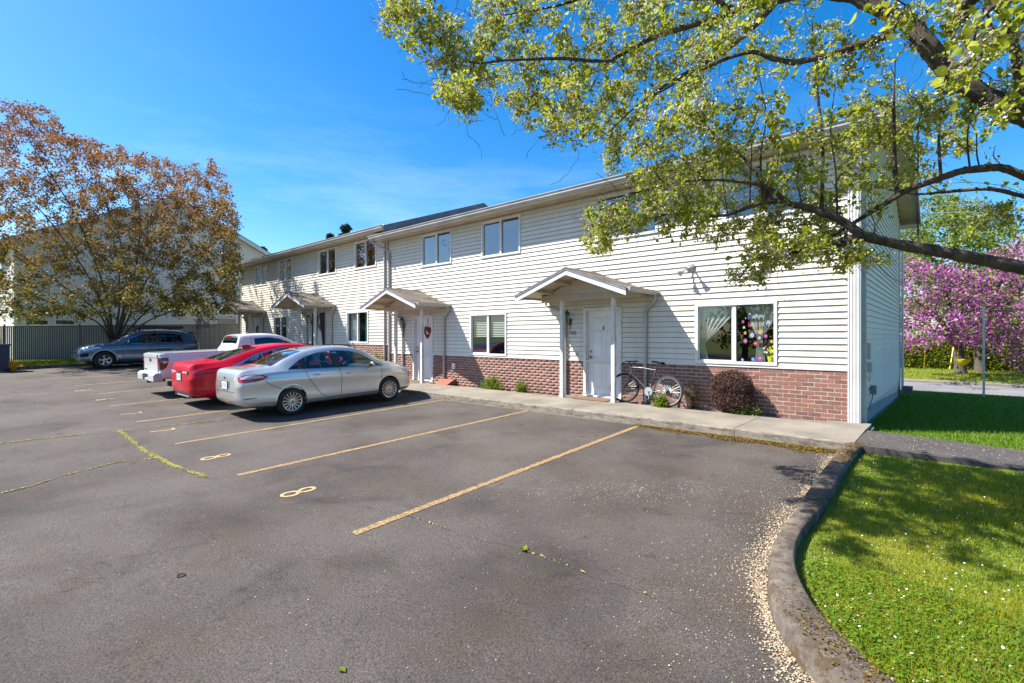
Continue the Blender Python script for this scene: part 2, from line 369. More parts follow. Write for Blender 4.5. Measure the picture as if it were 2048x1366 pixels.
def text_mesh(txt, size, mat, name='lettering', ext=.002, font=None):
    cu = bpy.data.curves.new('t', 'FONT'); cu.body = txt; cu.size = size; cu.extrude = ext; cu.align_x = 'CENTER'; cu.align_y = 'CENTER'
    o = bpy.data.objects.new('t', cu); col.objects.link(o); dg = bpy.context.evaluated_depsgraph_get()
    me = bpy.data.meshes.new_from_object(o.evaluated_get(dg)); bpy.data.objects.remove(o)
    me.name = name; me.materials.clear(); me.materials.append(MATS[mat]); return me
def unit(a): a = np.asarray(a, float); return a / (np.linalg.norm(a, axis=-1, keepdims=True) + 1e-9)

# ------------------------------------------------------------------ ground, lot, lawns, street
ZS = -.30                                                   # street level
def zlawn(X, Y):
    X = np.asarray(X, float); Y = np.asarray(Y, float)
    near = zlot(np.maximum(X, -10), np.minimum(Y, -2)) + .02
    return near * (1 - sstep(-2.2, 11, Y)) + (ZS + .10) * sstep(-2.2, 11, Y)
MB().box(-900, 900, -900, 900, -1.6, -.95).build('ground', 'lawn', label='flat ground reaching to the horizon', kind='structure')
def sheet(name, x0, x1, y0, y1, nx, ny, zf, mat, label):
    xs = np.linspace(x0, x1, nx); ys = np.linspace(y0, y1, ny)
    rows = [[(x, y, float(zf(x, y))) for x in xs] for y in ys]
    return MB().grid(rows).build(name, mat, smooth=True, label=label, kind='structure')
lot = sheet('parking_lot', -29.2, 14, -45, -1.85, 90, 90, lambda x, y: zlot(x, y), 'asphalt', 'dark grey asphalt parking lot in front of the apartments')
KL = [(1690.5, 881), (1640.7, 942), (1591, 1014), (1546.6, 1075), (1532.8, 1135.7), (1546.6, 1202), (1591, 1279.7), (1674, 1357)]
KR = [(1721, 889), (1690.5, 931), (1641, 1014), (1596, 1064), (1588, 1108), (1602, 1169), (1657, 1246), (1762, 1340.6)]
KH = .13
def resamp(p, n):
    p = np.array(p); d = np.r_[0, np.cumsum(np.linalg.norm(np.diff(p, axis=0), axis=1))]; t = np.linspace(0, d[-1], n)
    # smooth with a Catmull-Rom pass
    q = np.array([[np.interp(tt, d, p[:, k]) for k in range(p.shape[1])] for tt in t])
    for _ in range(3): q[1:-1] = .25 * q[:-2] + .5 * q[1:-1] + .25 * q[2:]
    return q
kl = [G(x, y, KH)[:2] for x, y in KL]; kr = [G(x, y, KH)[:2] for x, y in KR]
kl.insert(0, np.array([kl[0][0] + .03, -1.9])); kr.insert(0, np.array([kl[0][0] + .26, -1.9]))
kl += [kl[-1] + np.array([1.1, -.75]), kl[-1] + np.array([5, -1.6]), kl[-1] + np.array([13, -1.7])]
kr += [kr[-1] + np.array([1.0, -.62]), kr[-1] + np.array([5, -1.4]), kr[-1] + np.array([12.9, -1.5])]
kl = resamp(kl, 140); kr = resamp(kr, 140)
def kerb_mesh(a, b):
    m = MB(); rows = []
    for (p, q) in zip(a, b):
        zp = float(zlot(p[0], p[1])); zq = float(zlot(q[0], q[1])); d = (q - p); d = d / np.linalg.norm(d)
        jz = rng.normal(0, .0035); p = p + d * rng.normal(0, .004); q = q + d * rng.normal(0, .004)
        rows.append([(p[0] - d[0] * .012, p[1] - d[1] * .012, zp - .05), (p[0], p[1], zp + KH - .02), (p[0] + d[0] * .02, p[1] + d[1] * .02, zp + KH + jz),
                     (q[0] - d[0] * .02, q[1] - d[1] * .02, zq + KH + jz), (q[0], q[1], zq + KH - .02), (q[0], q[1], zq - .05)])
    return m.grid(rows)
kerb_mesh(kl[:96], kr[:96]).build('kerb', 'kerb_concrete', smooth=50, label='curved mossy concrete kerb between parking lot and lawn', kind='structure')
kerb_mesh(kl[97:], kr[97:]).build('kerb', 'kerb_concrete', smooth=50, label='end of the concrete kerb past the crack', kind='structure')
# lawn between kerb and path, lawn beside the building, path
def pathY(X, side):                                        # centre line drifts towards the street on the right
    return (-2.02 if side == 0 else -.62) + .10 * max(0., X + .9)
m = MB(); rows = []
for i, q in enumerate(np.r_[kr[:1], kr]):
    xx = q[0] + (14.0 - q[0]) * np.linspace(0, 1, 24) ** 1.6
    rows.append([(x, (pathY(x, 0) + .06) if i == 0 else min(q[1], pathY(x, 0) - .02), float(zlawn(x, min(q[1], -2.1))) + (.02 if i == 0 else 0)) for x in xx])
lawnA = m.grid(rows).build('lawn', 'lawn', smooth=True, label='sunny lawn with daisies inside the curved kerb', kind='structure')
def zpath(x): return float(zlawn(x, -2)) + .03 + .09 * float(1 - sstep(-1.1, 1.2, x))
xs = np.linspace(-1.02, 14, 40)
rows = [[(x, pathY(x, 0) - .01, zpath(x) - .3)] + [(x, pathY(x, 0) + (pathY(x, 1) - pathY(x, 0)) * t, zpath(x) - .01 * (2 * t - 1) ** 2) for t in np.linspace(0, 1, 5)] + [(x, pathY(x, 1) + .01, zpath(x) - .3)] for x in xs]
MB().grid(rows).build('footpath', 'asphalt_path', smooth=30, label='narrow asphalt footpath running right from the concrete walk', kind='structure')
xs = np.r_[np.linspace(-1.2, 4, 40), np.linspace(4.4, 60, 24)]
MB().grid([[(x, y_, float(zlawn(x, y_))) for x in xs for y_ in [(pathY(min(x, 14), 1) - .06) * (1 - t) + 11.2 * t]] for t in np.linspace(0, 1, 60)]).build('lawn', 'lawn', smooth=True, label='shaded lawn beside the gable end of the building', kind='structure')
MB().box(-80, 120, 11.2, 16.6, ZS - .2, ZS).build('street', 'street', label='pale grey street beyond the lawn', kind='structure')
MB().box(-80, 120, 16.6, 17.6, ZS - .2, ZS + .07).build('pavement', 'concrete', label='pale gravelly strip along the far side of the street', kind='structure')
MB().box(-80, 120, 17.6, 70, ZS - .2, ZS + .09).build('lawn', 'lawn', label='lawn across the street under the cherry trees', kind='structure')
MB().box(-80, -29.5, -45, 45, -.4, .45).build('lawn', 'lawn', label='ground of the neighbouring lot behind the fence', kind='structure')
# grass strip with kerb on the left
zk = float(zlot(-29, -6))
m = MB(); xs = np.linspace(-30.6, -29.15, 6); ys = np.linspace(-25, 1.5, 30)
m.grid([[(x, y, float(zlot(-29.0, y)) + .13 + .1 * (-29.15 - x)) for x in xs] for y in ys]).build('verge', 'lawn', smooth=True, label='narrow grass strip between lot and chain-link fence', kind='structure')
m = MB()
for k in range(10):
    y0, y1 = -25 + k * 2.65, -25 + (k + 1) * 2.65 - .012
    za, zb = float(zlot(-29, y0)), float(zlot(-29, y1))
    m.add([(-29.16, y0, za - .1), (-29.0, y0, za - .1), (-29.0, y0, za + .14), (-29.16, y0, za + .14), (-29.16, y1, zb - .1), (-29.0, y1, zb - .1), (-29.0, y1, zb + .14), (-29.16, y1, zb + .14)],
          [(0, 1, 2, 3), (7, 6, 5, 4), (0, 4, 5, 1), (1, 5, 6, 2), (2, 6, 7, 3), (3, 7, 4, 0)])
m.build('kerb', 'kerb_concrete', label='dark kerb along the grass strip by the chain-link fence', kind='structure')
# concrete walk: slabs with joints, raised above the lot
def walk(x0, x1, joints, zt, name):
    e = empty(name, ((x0 + x1) / 2, -1.9, 0), label='concrete walk with a raised front edge along the ' + ('nearer' if x1 > -5 else 'farther') + ' apartments', kind='structure')
    xs = [x0] + [j for j in joints if x0 < j < x1] + [x1]
    for a, b in zip(xs[:-1], xs[1:]):
        m = MB(); m.prism([(-1.905, zt - .03), (-1.88, zt), (-.42, zt + .012), (-.42, zt - .2), (-1.905, zt - .2)], 0, a + .006, b - .006)
        sl = m.build('slab', 'concrete', e)
        m = MB(); m.prism([(-1.935, -.5), (-1.922, zt - .026), (-1.903, zt - .004), (-1.9, -.5)], 0, a + .004, b - .004); m.build('kerb_face', 'walk_edge', e)
    return e
wk1 = walk(-15.2, -1.02, [-12.2, -9.02, -5.87, -2.65], .14, 'walkway')
wk2 = walk(-29.1, -15.25, [-26.3, -23.1, -19.9], .43, 'walkway')
MB().box(-15.2, -1.5, -.43, .02, -.3, .10).build('planting_bed', 'soil', label='strip of bare soil between walk and brick wall', kind='structure')
MB().box(-29.1, -15.3, -.43, .02, -.3, .39).build('planting_bed', 'soil', label='soil strip along the farther brick wall', kind='structure')
for k in range(4):
    xc = -6.42 - 7.03 * k; zt = .146 if k < 2 else .436
    MB().box(xc - .95, xc + 1.05, -.42, .0, zt - .3, zt + .006).build('slab', 'concrete', wk1 if k < 2 else wk2)
MB().prism([(-1.62, .02), (-1.02, .02), (-1.02, -.62), (-1.52, -.62), (-1.62, -.3)][::-1], 2, 0, .147).build('slab', 'concrete', wk1)
# painted stall lines and numbers
def strip(pts, wd, off, m=None, jit=0):
    m = m or MB(); pts = np.array(pts); tg = np.gradient(pts, axis=0); tg = unit(tg); rows = []
    for p, t in zip(pts, tg):
        n = np.array([-t[1], t[0]]) * (wd / 2 * (1 + rng.normal(0, jit)))
        rows.append([(p[0] + n[0], p[1] + n[1], float(zlot(*(p + n))) + off), (p[0] - n[0], p[1] - n[1], float(zlot(*(p - n))) + off)])
    return m.grid(rows)
for k, xl in enumerate([-4.2, -6.98, -9.8, -12.55, -15.3, -18.05, -20.8, -23.5]):
    ys = np.linspace(-7.93, -1.98, 160); strip([(xl + (.1 if k == 0 else 0) * (y + 5) * -.3, y) for y in ys], .098, .005, jit=.12).build('painted_line', 'road_paint', lot)
def digit(ch, cx, cy, h=.40, wd=.20):
    sg = {'8': [[(math.sin(t) * .40, .26 - math.cos(t) * .24) for t in np.linspace(0, 2 * math.pi, 22)], [(math.sin(t) * .34, .75 - math.cos(t) * .23) for t in np.linspace(0, 2 * math.pi, 22)]],
          '7': [[(-.4, .93), (0, .95), (.38, .93), (.28, .7), (.1, .4), (-.04, .02)]],
          '6': [[(.26, .92), (.0, .9), (-.26, .7), (-.36, .4), (-.3, .12), (0, .02), (.3, .1), (.36, .3), (.2, .48), (-.05, .5), (-.3, .38)]]}[ch]
    m = MB()
    for q in sg: strip(resamp([(cx + a * wd, cy + b * h) for a, b in q], 30), .042, .005, m, jit=.1)
    m.build('stall_number', 'digit_paint', lot)
for ch, (x, y) in zip('887766', [(597, 984), (432, 914), (325, 861), (262, 827), (210, 799), (168, 781), (120, 765)]):
    p = G(x, y); digit(ch, p[0], p[1] - .2)
# cracks filled with moss
def px_line(pp, n): return resamp([G(x, y)[:2] for x, y in pp], n)
CR = [([(240, 862), (262, 880), (290, 903), (345, 931), (412, 955)], .04, .9), ([(412, 955), (470, 980), (560, 990), (640, 1000), (800, 1028)], .004, 0),
      ([(800, 1028), (860, 1046), (930, 1072), (1048, 1101), (1130, 1130), (1210, 1163), (1300, 1192), (1390, 1250)], .005, .025),
      ([(0, 887), (130, 873), (245, 862), (330, 853), (430, 842), (520, 828)], .016, .4), ([(0, 988), (60, 974), (130, 951), (230, 926), (312, 917)], .010, .2),
      ([(0, 1178), (120, 1145), (230, 1120), (420, 1085)], .003, 0), ([(0, 1035), (160, 1010), (280, 985)], .003, 0), ([(60, 860), (110, 830), (60, 800), (20, 780)], .005, .05)]
m = MB(); tv = []; tf = []
for pp, wd, moss in CR:
    q = px_line(pp, 90); q[1:-1] += rng.normal(0, .012, q[1:-1].shape); strip(q, max(.003, wd * .5), .003, m, jit=.35)
m.build('crack', 'gap', lot)
def tufts(centers, rad, sizes, zfun, hgt=.5):              # small tilted crumbs
    n = len(centers); a = rng.uniform(0, 2 * math.pi, n); c = np.c_[centers + rng.normal(0, 1, (n, 2)) * np.asarray(rad).reshape(-1, 1), np.zeros(n)]
    c[:, 2] = zfun(c[:, 0], c[:, 1]) + .004 + rng.uniform(0, hgt, n) * sizes
    u = np.c_[np.cos(a), np.sin(a), rng.normal(0, .3, n)] * sizes[:, None]; v_ = np.c_[-np.sin(a), np.cos(a), rng.normal(0, .3, n)] * (sizes * rng.uniform(.45, .9, n))[:, None]
    V = np.stack([c - u, c + v_, c + u, c - v_], 1).reshape(-1, 3); F = np.arange(4 * n).reshape(n, 4); return V, F
cs_, ss_ = [], []
for pp, wd, moss in CR:
    if moss:
        q = px_line(pp, 400); n = int(5200 * moss); idx = rng.integers(0, 400, n); keep = (np.sin(idx * .09 + len(pp)) + np.sin(idx * .031) + rng.normal(0, .5, n)) > (-1.2 if moss > .8 else -.2)
        idx = idx[keep]; cs_.append(q[idx] + rng.normal(0, wd * .42, (len(idx), 2))); ss_.append(rng.uniform(.004, .013, len(idx)))
cc = np.concatenate(cs_); sz = np.concatenate(ss_); V, F = tufts(cc, .002, sz, zlot, 1.0)
link(fastmesh('crack_moss', V, F, 'moss', rng.random(len(F))), 'crack_moss', label='yellow-green moss growing along the asphalt cracks', kind='stuff', cat='moss')
# moss at the foot of the walk
n = 16000; x = -1.1 - np.abs(rng.normal(0, 1.0, n)) * 1.9; x = x[x > -4.4]; n = len(x)
yy = -1.96 - np.abs(rng.normal(0, .085, n)) * (1 + .9 * np.sin(x * 3) ** 2) * (1.2 - .1 * np.abs(x))
V, F = tufts(np.c_[x, yy], .004, rng.uniform(.006, .016, n), zlot, .8)
link(fastmesh('kerb_moss', V, F, 'moss_brown', rng.random(len(F))), 'kerb_moss', label='brown and yellow moss along the foot of the concrete walk', kind='stuff', cat='moss')
# moss on top of the curved kerb
t = rng.integers(0, 96, 14000); keep = (np.sin(t * .35) + np.sin(t * .13 + 1) + rng.normal(0, .6, len(t))) > .55; t = t[keep]
u = np.clip(rng.beta(2, 1.3, len(t)), .1, .98)[:, None]; c2 = kl[t] * (1 - u) + kr[t] * u + rng.uniform(-.5, .5, (len(t), 1)) * (kl[np.minimum(t + 1, 138)] - kl[t])
V, F = tufts(c2, .02, rng.uniform(.004, .010, len(t)), lambda X, Y: zlot(X, Y) + KH, .7)
link(fastmesh('kerb_moss', V, F, 'moss_brown', rng.random(len(F))), 'kerb_moss', label='rusty brown moss patches on top of the curved kerb', kind='stuff', cat='moss')
# fallen petals: scattered, and drifted against the kerb
pc = []; ps = []
n = 7000; X = rng.uniform(-12, 1, n); Y = rng.uniform(-9.8, -1.95, n); d = np.exp(-((X + 1.5) / 5.5) ** 2) * (.25 + .75 * (rng.random(n) < .5)); k = rng.random(n) < d
inside = np.ones(n, bool)
for i in range(n):
    j = np.argmin(((kl - np.array([X[i], Y[i]])) ** 2).sum(1)); inside[i] = X[i] < kl[j][0] - .02 if Y[i] > kl[80][1] else Y[i] < kl[j][1] - .02
k &= inside; pc.append(np.c_[X[k], Y[k]]); ps.append(rng.uniform(.002, .006, k.sum()))
kl0, kr0 = kl, kr; kl = resamp(kl, 6000); kr = resamp(kr, 6000); n = 27000; t = rng.integers(90, 5060, n); out_ = kl[t] - kr[t]; out_ = unit(out_); wdt = .03 + .10 * np.interp(t / 42.9, [0, 25, 55, 85, 118], [.5, 1.1, .6, 1.2, 1.0]) * (.55 + .45 * np.sin(t * .011) * np.sin(t * .0043 + 1))
pc.append(kl[t] + out_ * (np.abs(rng.normal(0, 1, n)) * wdt + .012)[:, None] + rng.normal(0, .015, (n, 2))); ps.append(rng.uniform(.0035, .0085, n))
n = 5200; t = rng.integers(400, 4700, n); pc.append(kl[t] + unit(kl[t] - kr[t]) * (np.abs(rng.normal(0, .42, n)) + .02)[:, None] + rng.normal(0, .05, (n, 2))); ps.append(rng.uniform(.002, .0065, n)); kl, kr = kl0, kr0
n = 7000; X = rng.uniform(-11, -1.1, n); pc.append(np.c_[X, -1.955 - np.abs(rng.normal(0, .045, n))]); ps.append(rng.uniform(.002, .0065, n))
n = 1500; cx_ = rng.normal(0, .55, n); pc.append(np.c_[-2.6 + cx_ * 1.3, -5.3 + cx_ * .9 + rng.normal(0, .3, n)]); ps.append(rng.uniform(.002, .0065, n))
cc = np.concatenate(pc); sz = np.concatenate(ps); V, F = tufts(cc, .001, sz, zlot, .5)
link(fastmesh('fallen_petals', V, F, 'petal', rng.random(len(F)) ** .8), 'fallen_petals', label='cream petals scattered over the asphalt and drifted against the kerb', kind='stuff', cat='petals')
n = 500; X = rng.uniform(-12, -1.1, n); V, F = tufts(np.c_[X, rng.uniform(-1.85, -.5, n)], .001, rng.uniform(.003, .007, n), lambda x, y: np.full_like(x, .145), .4)
link(fastmesh('fallen_petals', V, F, 'petal', rng.random(len(F))), 'fallen_petals', label='few pale petals lying on the concrete walk', kind='stuff', cat='petals')
n = 2600; X = rng.uniform(-1, 5, n); Y = np.array([pathY(x, 0) + rng.uniform(.05, .95) * (pathY(x, 1) - pathY(x, 0)) for x in X])
V, F = tufts(np.c_[X, Y], .001, rng.uniform(.004, .008, n), lambda x, y: np.array([zpath(q) for q in x]) + .001, .4)
link(fastmesh('fallen_petals', V, F, 'petal', rng.random(len(F))), 'fallen_petals', label='pale petals lying on the asphalt footpath', kind='stuff', cat='petals')
# grass blades
def blades(X, Y, Z, h, wd, lean=.5):
    n = len(X); a = rng.uniform(0, 2 * math.pi, n); b = rng.uniform(0, 2 * math.pi, n); base = np.c_[X, Y, Z]
    sd_ = np.c_[np.cos(a), np.sin(a), np.zeros(n)] * (wd / 2)[:, None]; ln = (np.abs(rng.normal(0, lean, n)) * h)
    mid = base + np.c_[np.cos(b) * ln * .35, np.sin(b) * ln * .35, h * .6]; tip = base + np.c_[np.cos(b) * ln, np.sin(b) * ln, h * .95]
    V = np.stack([base - sd_, base + sd_, mid + sd_ * .7, tip, mid - sd_ * .7], 1).reshape(-1, 3); i = np.arange(n) * 5
    F = np.concatenate([np.c_[i, i + 1, i + 2, i + 4], np.c_[i + 4, i + 2, i + 3, i + 3]]); return V, F
def blades3(X, Y, Z, h, wd, lean=.5):
    n = len(X); a = rng.uniform(0, 2 * math.pi, n); b = rng.uniform(0, 2 * math.pi, n); base = np.c_[X, Y, Z]
    sd_ = np.c_[np.cos(a), np.sin(a), np.zeros(n)] * (wd / 2)[:, None]; ln = (np.abs(rng.normal(0, lean, n)) * h)
    tip = base + np.c_[np.cos(b) * ln, np.sin(b) * ln, h]; V = np.stack([base - sd_, base + sd_, tip], 1).reshape(-1, 3); return V, np.arange(3 * n).reshape(n, 3)
n = 520000; X = rng.uniform(-1.6, 6.5, n); Y = rng.uniform(-9.9, -2.02, n)
dcam = np.hypot(X, Y + 10.35); k = rng.random(n) < np.clip(3.4 / dcam, .3, 1)
jj = np.clip(np.searchsorted(-kr[:100, 1], -Y), 0, 99)
k &= X > np.interp(-Y, -kr[:72, 1], kr[:72, 0]) + .03
top = np.array([pathY(x, 0) for x in X]); k &= (Y < top) ; X, Y = X[k], Y[k]
dk = np.full(len(X), 9.)
for q in kr[::2]: dk = np.minimum(dk, np.hypot(X - q[0], Y - q[1]))
k = (dk > .03); X, Y, dk = X[k], Y[k], dk[k]
pt = np.sin(X * 2.1 + 1) + np.sin(Y * 1.7) + np.sin(X * 1.1 - Y * 1.9); h = rng.uniform(.025, .055, len(X)) * (1 + .18 * pt) * np.clip(.5 + dk * 4, .5, 1)
V, F = blades3(X, Y, zlawn(X, Y) - .004, h, rng.uniform(.003, .006, len(X)) * (1 + .12 * np.hypot(X, Y + 10.35)), .55)
fv = np.clip(.45 + .14 * pt + rng.normal(0, .2, len(X)), 0, 1)
link(fastmesh('grass', V, F, 'grass', fv), 'grass', label='short yellow-green grass on the lawn inside the curved kerb', kind='stuff', cat='grass')
# clover patch in the near corner
n = 9000; r_ = np.sqrt(rng.random(n)) * 1.0; a = rng.uniform(0, 6.283, n); c0 = GZ(1760, 1200, .0)[:2]
X = c0[0] + r_ * np.cos(a) * .95; Y = c0[1] + r_ * np.sin(a) * .75 - .1; k = np.array([min(np.hypot(kr[:, 0] - x, kr[:, 1] - y)) > .07 and x > np.interp(-y, -kr[:72, 1], kr[:72, 0]) for x, y in zip(X, Y)]); X, Y = X[k], Y[k]
V, F = tufts(np.c_[X, Y], .002, rng.uniform(.007, .014, len(X)), lambda x, y: zlawn(x, y) + .022, 1.6)
link(fastmesh('clover', V, F, 'grass_shade', rng.random(len(F))), 'clover', label='darker green clover patch in the lawn beside the kerb bend', kind='stuff', cat='clover')
n = 9000; X = rng.uniform(-1.5, 6, n); Y = rng.uniform(-9.8, -2.1, n); k = (X > np.interp(-Y, -kr[:72, 1], kr[:72, 0]) + .06) & (rng.random(n) < .35 + .3 * np.sin(X * 1.6) * np.cos(Y * 1.3)); X, Y = X[k], Y[k]
k = np.array([y < pathY(x, 0) for x, y in zip(X, Y)]); X, Y = X[k], Y[k]
def daisies(X, Y, Z, r):
    V = []; F = []; fv = []
    for x, y, z, rr in zip(X, Y, Z, r):
        b = len(V); tx, ty = rng.normal(0, .25, 2)
        for j in range(6):
            a = j * 1.047; V.append((x + rr * math.cos(a), y + rr * math.sin(a), z + rr * (tx * math.cos(a) + ty * math.sin(a))))
        F += [(b, b + 1, b + 2, b + 3), (b, b + 3, b + 4, b + 5)]; fv += [rng.uniform(0, .8)] * 2
    return np.array(V), np.array(F), fv
V, F, fv = daisies(X, Y, zlawn(X, Y) + rng.uniform(.03, .05, len(X)), rng.uniform(.003, .008, len(X)))
link(fastmesh('daisies', V, F, 'daisy', fv), 'daisies', label='small white daisies and petals dotted over the near lawn', kind='stuff', cat='daisies')
n = 230000; X = rng.uniform(-1.3, 9, n); Y = rng.uniform(-2.0, 11.1, n); k = np.array([y > pathY(x, 1) for x, y in zip(X, Y)]) & ~((X < -1.12) & (Y < 9)); k &= rng.random(n) < np.clip(7 / np.hypot(X, Y + 10.35), .25, 1); X, Y = X[k], Y[k]
V, F = blades3(X, Y, zlawn(X, Y) - .004, rng.uniform(.04, .08, len(X)), rng.uniform(.008, .018, len(X)), .5)
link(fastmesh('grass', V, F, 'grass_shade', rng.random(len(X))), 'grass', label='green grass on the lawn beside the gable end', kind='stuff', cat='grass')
n = 40000; X = rng.uniform(-6, 16, n); Y = rng.uniform(17.65, 36, n); V, F = blades3(X, Y, np.full(n, ZS + .085), rng.uniform(.05, .1, n), rng.uniform(.02, .05, n), .5)
link(fastmesh('grass', V, F, 'grass', rng.random(n)), 'grass', label='grass on the lawn across the street', kind='stuff', cat='grass')
n = 26000; X = rng.uniform(-30.4, -29.2, n); Y = rng.uniform(-17, 0, n); V, F = blades3(X, Y, zlot(np.full(n, -29.0), Y) + .13 + .1 * (-29.15 - X), rng.uniform(.05, .12, n), rng.uniform(.01, .03, n), .4)
link(fastmesh('grass', V, F, 'grass', rng.random(n) * .8), 'grass', label='bright grass on the strip in front of the chain-link fence', kind='stuff', cat='grass')
# a weed in the asphalt crack
p = G(1048, 1101); m = MB()
for k in range(14):
    a = k * .9; r = random.uniform(.03, .06); b = Vector((math.cos(a), math.sin(a), 0)); n_ = Vector((-math.sin(a), math.cos(a), 0)) * .012; o_ = Vector(p)
    m.add([o_, o_ + b * r * .6 + n_ + Vector((0, 0, .02)), o_ + b * r + Vector((0, 0, .015 + .01 * (k % 3))), o_ + b * r * .6 - n_ + Vector((0, 0, .02))], [(0, 1, 2, 3)])
me = m.mesh('weed', 'bush_leaf'); me.attributes.new('v', 'FLOAT', 'FACE').data.foreach_set('value', [.5 + .03 * i for i in range(14)])
link(me, 'weed', label='small green weed growing from the crack in the asphalt', cat='weed')
# ------------------------------------------------------------------ apartment sections
PI_ = .1157                                                # siding course
XR, XL = -1.18, -15.22                                     # near section, right and left ends
ZB, ZBT, ZE = .12, 1.045, 5.10                             # base, top of brick, soffit
def board_unit():                                          # 1 m of clapboard along X
    return MB().prism([(0., 0.), (-.027, 0.), (-.025, .012), (-.004, PI_ - .009), (0., PI_ - .009)][::-1], 0, 0, 1).mesh('siding_board', 'siding')  # top stops short so the dark wall behind stands in for lap shadow
BOARD = board_unit()
def board(parent, a, b, z, Y=0.0, along='x', hz=1.0):
    L_ = b - a
    if L_ < .03: return
    if along == 'x': inst(BOARD, 'siding_board', parent, (a, Y, z), (L_, 1, hz))
    else: inst(BOARD, 'siding_board', parent, (Y, a, z), (L_, 1, hz), (0, 0, math.pi / 2))
def minus(a, b, holes):
    seg = [(a, b)]
    for (h0, h1) in holes:
        ns = []
        for (s0, s1) in seg:
            if h1 <= s0 or h0 >= s1: ns.append((s0, s1)); continue
            if h0 > s0: ns.append((s0, h0))
            if h1 < s1: ns.append((h1, s1))
        seg = ns
    return seg
def wall_sheet(x0, x1, z0, z1, holes, Y0, Y1, mat, name, parent):
    xs = sorted({x0, x1, *[h for o in holes for h in o[:2] if x0 < h < x1]}); zs = sorted({z0, z1, *[h for o in holes for h in o[2:] if z0 < h < z1]}); m = MB()
    for a, b in zip(xs[:-1], xs[1:]):
        for c, d in zip(zs[:-1], zs[1:]):
            mx_, mz_ = (a + b) / 2, (c + d) / 2
            if not any(o[0] < mx_ < o[1] and o[2] < mz_ < o[3] for o in holes): m.box(a, b, Y0, Y1, c, d)
    return m.build(name, mat, parent)
def frame_box(m, x0, x1, z0, z1, t, ya, yb):
    m.box(x0, x0 + t, ya, yb, z0, z1); m.box(x1 - t, x1, ya, yb, z0, z1); m.box(x0 + t, x1 - t, ya, yb, z0, z0 + t); m.box(x0 + t, x1 - t, ya, yb, z1 - t, z1)
def drape(x0, x1, z0, z1, Y, folds, mat, parent, gather=None, amp=.02):
    rows = []
    for t in np.linspace(0, 1, 14):
        z = z1 + (z0 - z1) * t; r = []
        for u in np.linspace(0, 1, folds * 6 + 1):
            a, b = x0, x1
            if gather: b_ = np.interp(t, gather[0], gather[1]); a_ = np.interp(t, gather[0], gather[2]); a, b = x0 + (x1 - x0) * a_, x0 + (x1 - x0) * b_
            r.append((a + (b - a) * u, Y + amp * math.sin(u * folds * 6.283), z))
        rows.append(r)
    return MB().grid(rows).build('curtain', mat, parent, smooth=True)
def window(parent, x0, x1, z0, z1, upper, style, label=None):
    m = MB(); frame_box(m, x0, x1, z0, z1, .055, -.042, .03)                       # outer trim, proud of the siding
    m.box(x0 - .012, x0, -.024, 0, z0 - .012, z1 + .012); m.box(x1, x1 + .012, -.024, 0, z0 - .012, z1 + .012); m.box(x0, x1, -.026, .0, z0 - .014, z0); m.box(x0, x1, -.026, 0, z1, z1 + .014)
    wn = m.build('window', 'trim', parent)
    if label: wn['label'] = label
    xm = (x0 + x1) / 2; i0, i1, k0, k1 = x0 + .055, x1 - .055, z0 + .055, z1 - .055
    m = MB(); m.box(xm - .032, xm + .032, -.018, .045, k0, k1); m.build('mullion', 'trim', wn)
    g = 'upper_glass' if upper else 'window_glass'
    m = MB(); frame_box(m, i0, xm - .032, k0, k1, .022, -.004, .03); m.build('sash', 'trim', wn)
    MB().add([(i0 + .022, .014, k0 + .022), (xm - .054, .014, k0 + .022), (xm - .054, .014, k1 - .022), (i0 + .022, .014, k1 - .022)], [(0, 1, 2, 3)]).build('pane', g, wn)
    MB().add([(xm + .032, .024, k0), (i1, .024, k0), (i1, .024, k1), (xm + .032, .024, k1)], [(0, 1, 2, 3)]).build('pane', g, wn)
    if style == 'screen' or upper:
        MB().box(i0 + .022, xm - .054, .05, .052, k0 + .02, k1 - .02).build('insect_screen', 'screen', wn) if style in ('screen',) else None
    if style == 'blind':
        m = MB()
        for k in range(int((k1 - k0) / .05)):
            z = k1 - .03 - k * .05
            if z > k0 + (k1 - k0) * .42: m.add([(i0, .06, z), (i1, .06, z), (i1, .085, z + .02), (i0, .085, z + .02)], [(0, 1, 2, 3)])
        m.build('blind', 'blind', wn)
    if style == 'curtain': drape(i0, xm, k0, k1, .12, 5, 'curtain', wn)
    if style == 'green': drape(i0, xm - .06, k0, k1, .12, 5, 'curtain', wn); drape(xm + .35, i1 + .05, k0, k1, .12, 4, 'curtain_green', wn)
    if style == 'dark': drape(i0, i0 + .4, k0, k1, .12, 4, 'curtain_dark', wn); drape(xm + .3, i1, k0, k1, .12, 4, 'curtain_dark', wn)
    if style == 'swag':
        drape(i0, xm + .1, k0, k1, .10, 6, 'curtain', wn, ([0, .25, .68, 1], [1, .72, .12, .22], [0, 0, 0, 0]))
        drape(xm + .05, i1, k0, k1, .16, 6, 'curtain', wn, ([0, .3, .6, 1], [1, .9, .62, .72], [.1, .3, .5, .42]))
    return wn
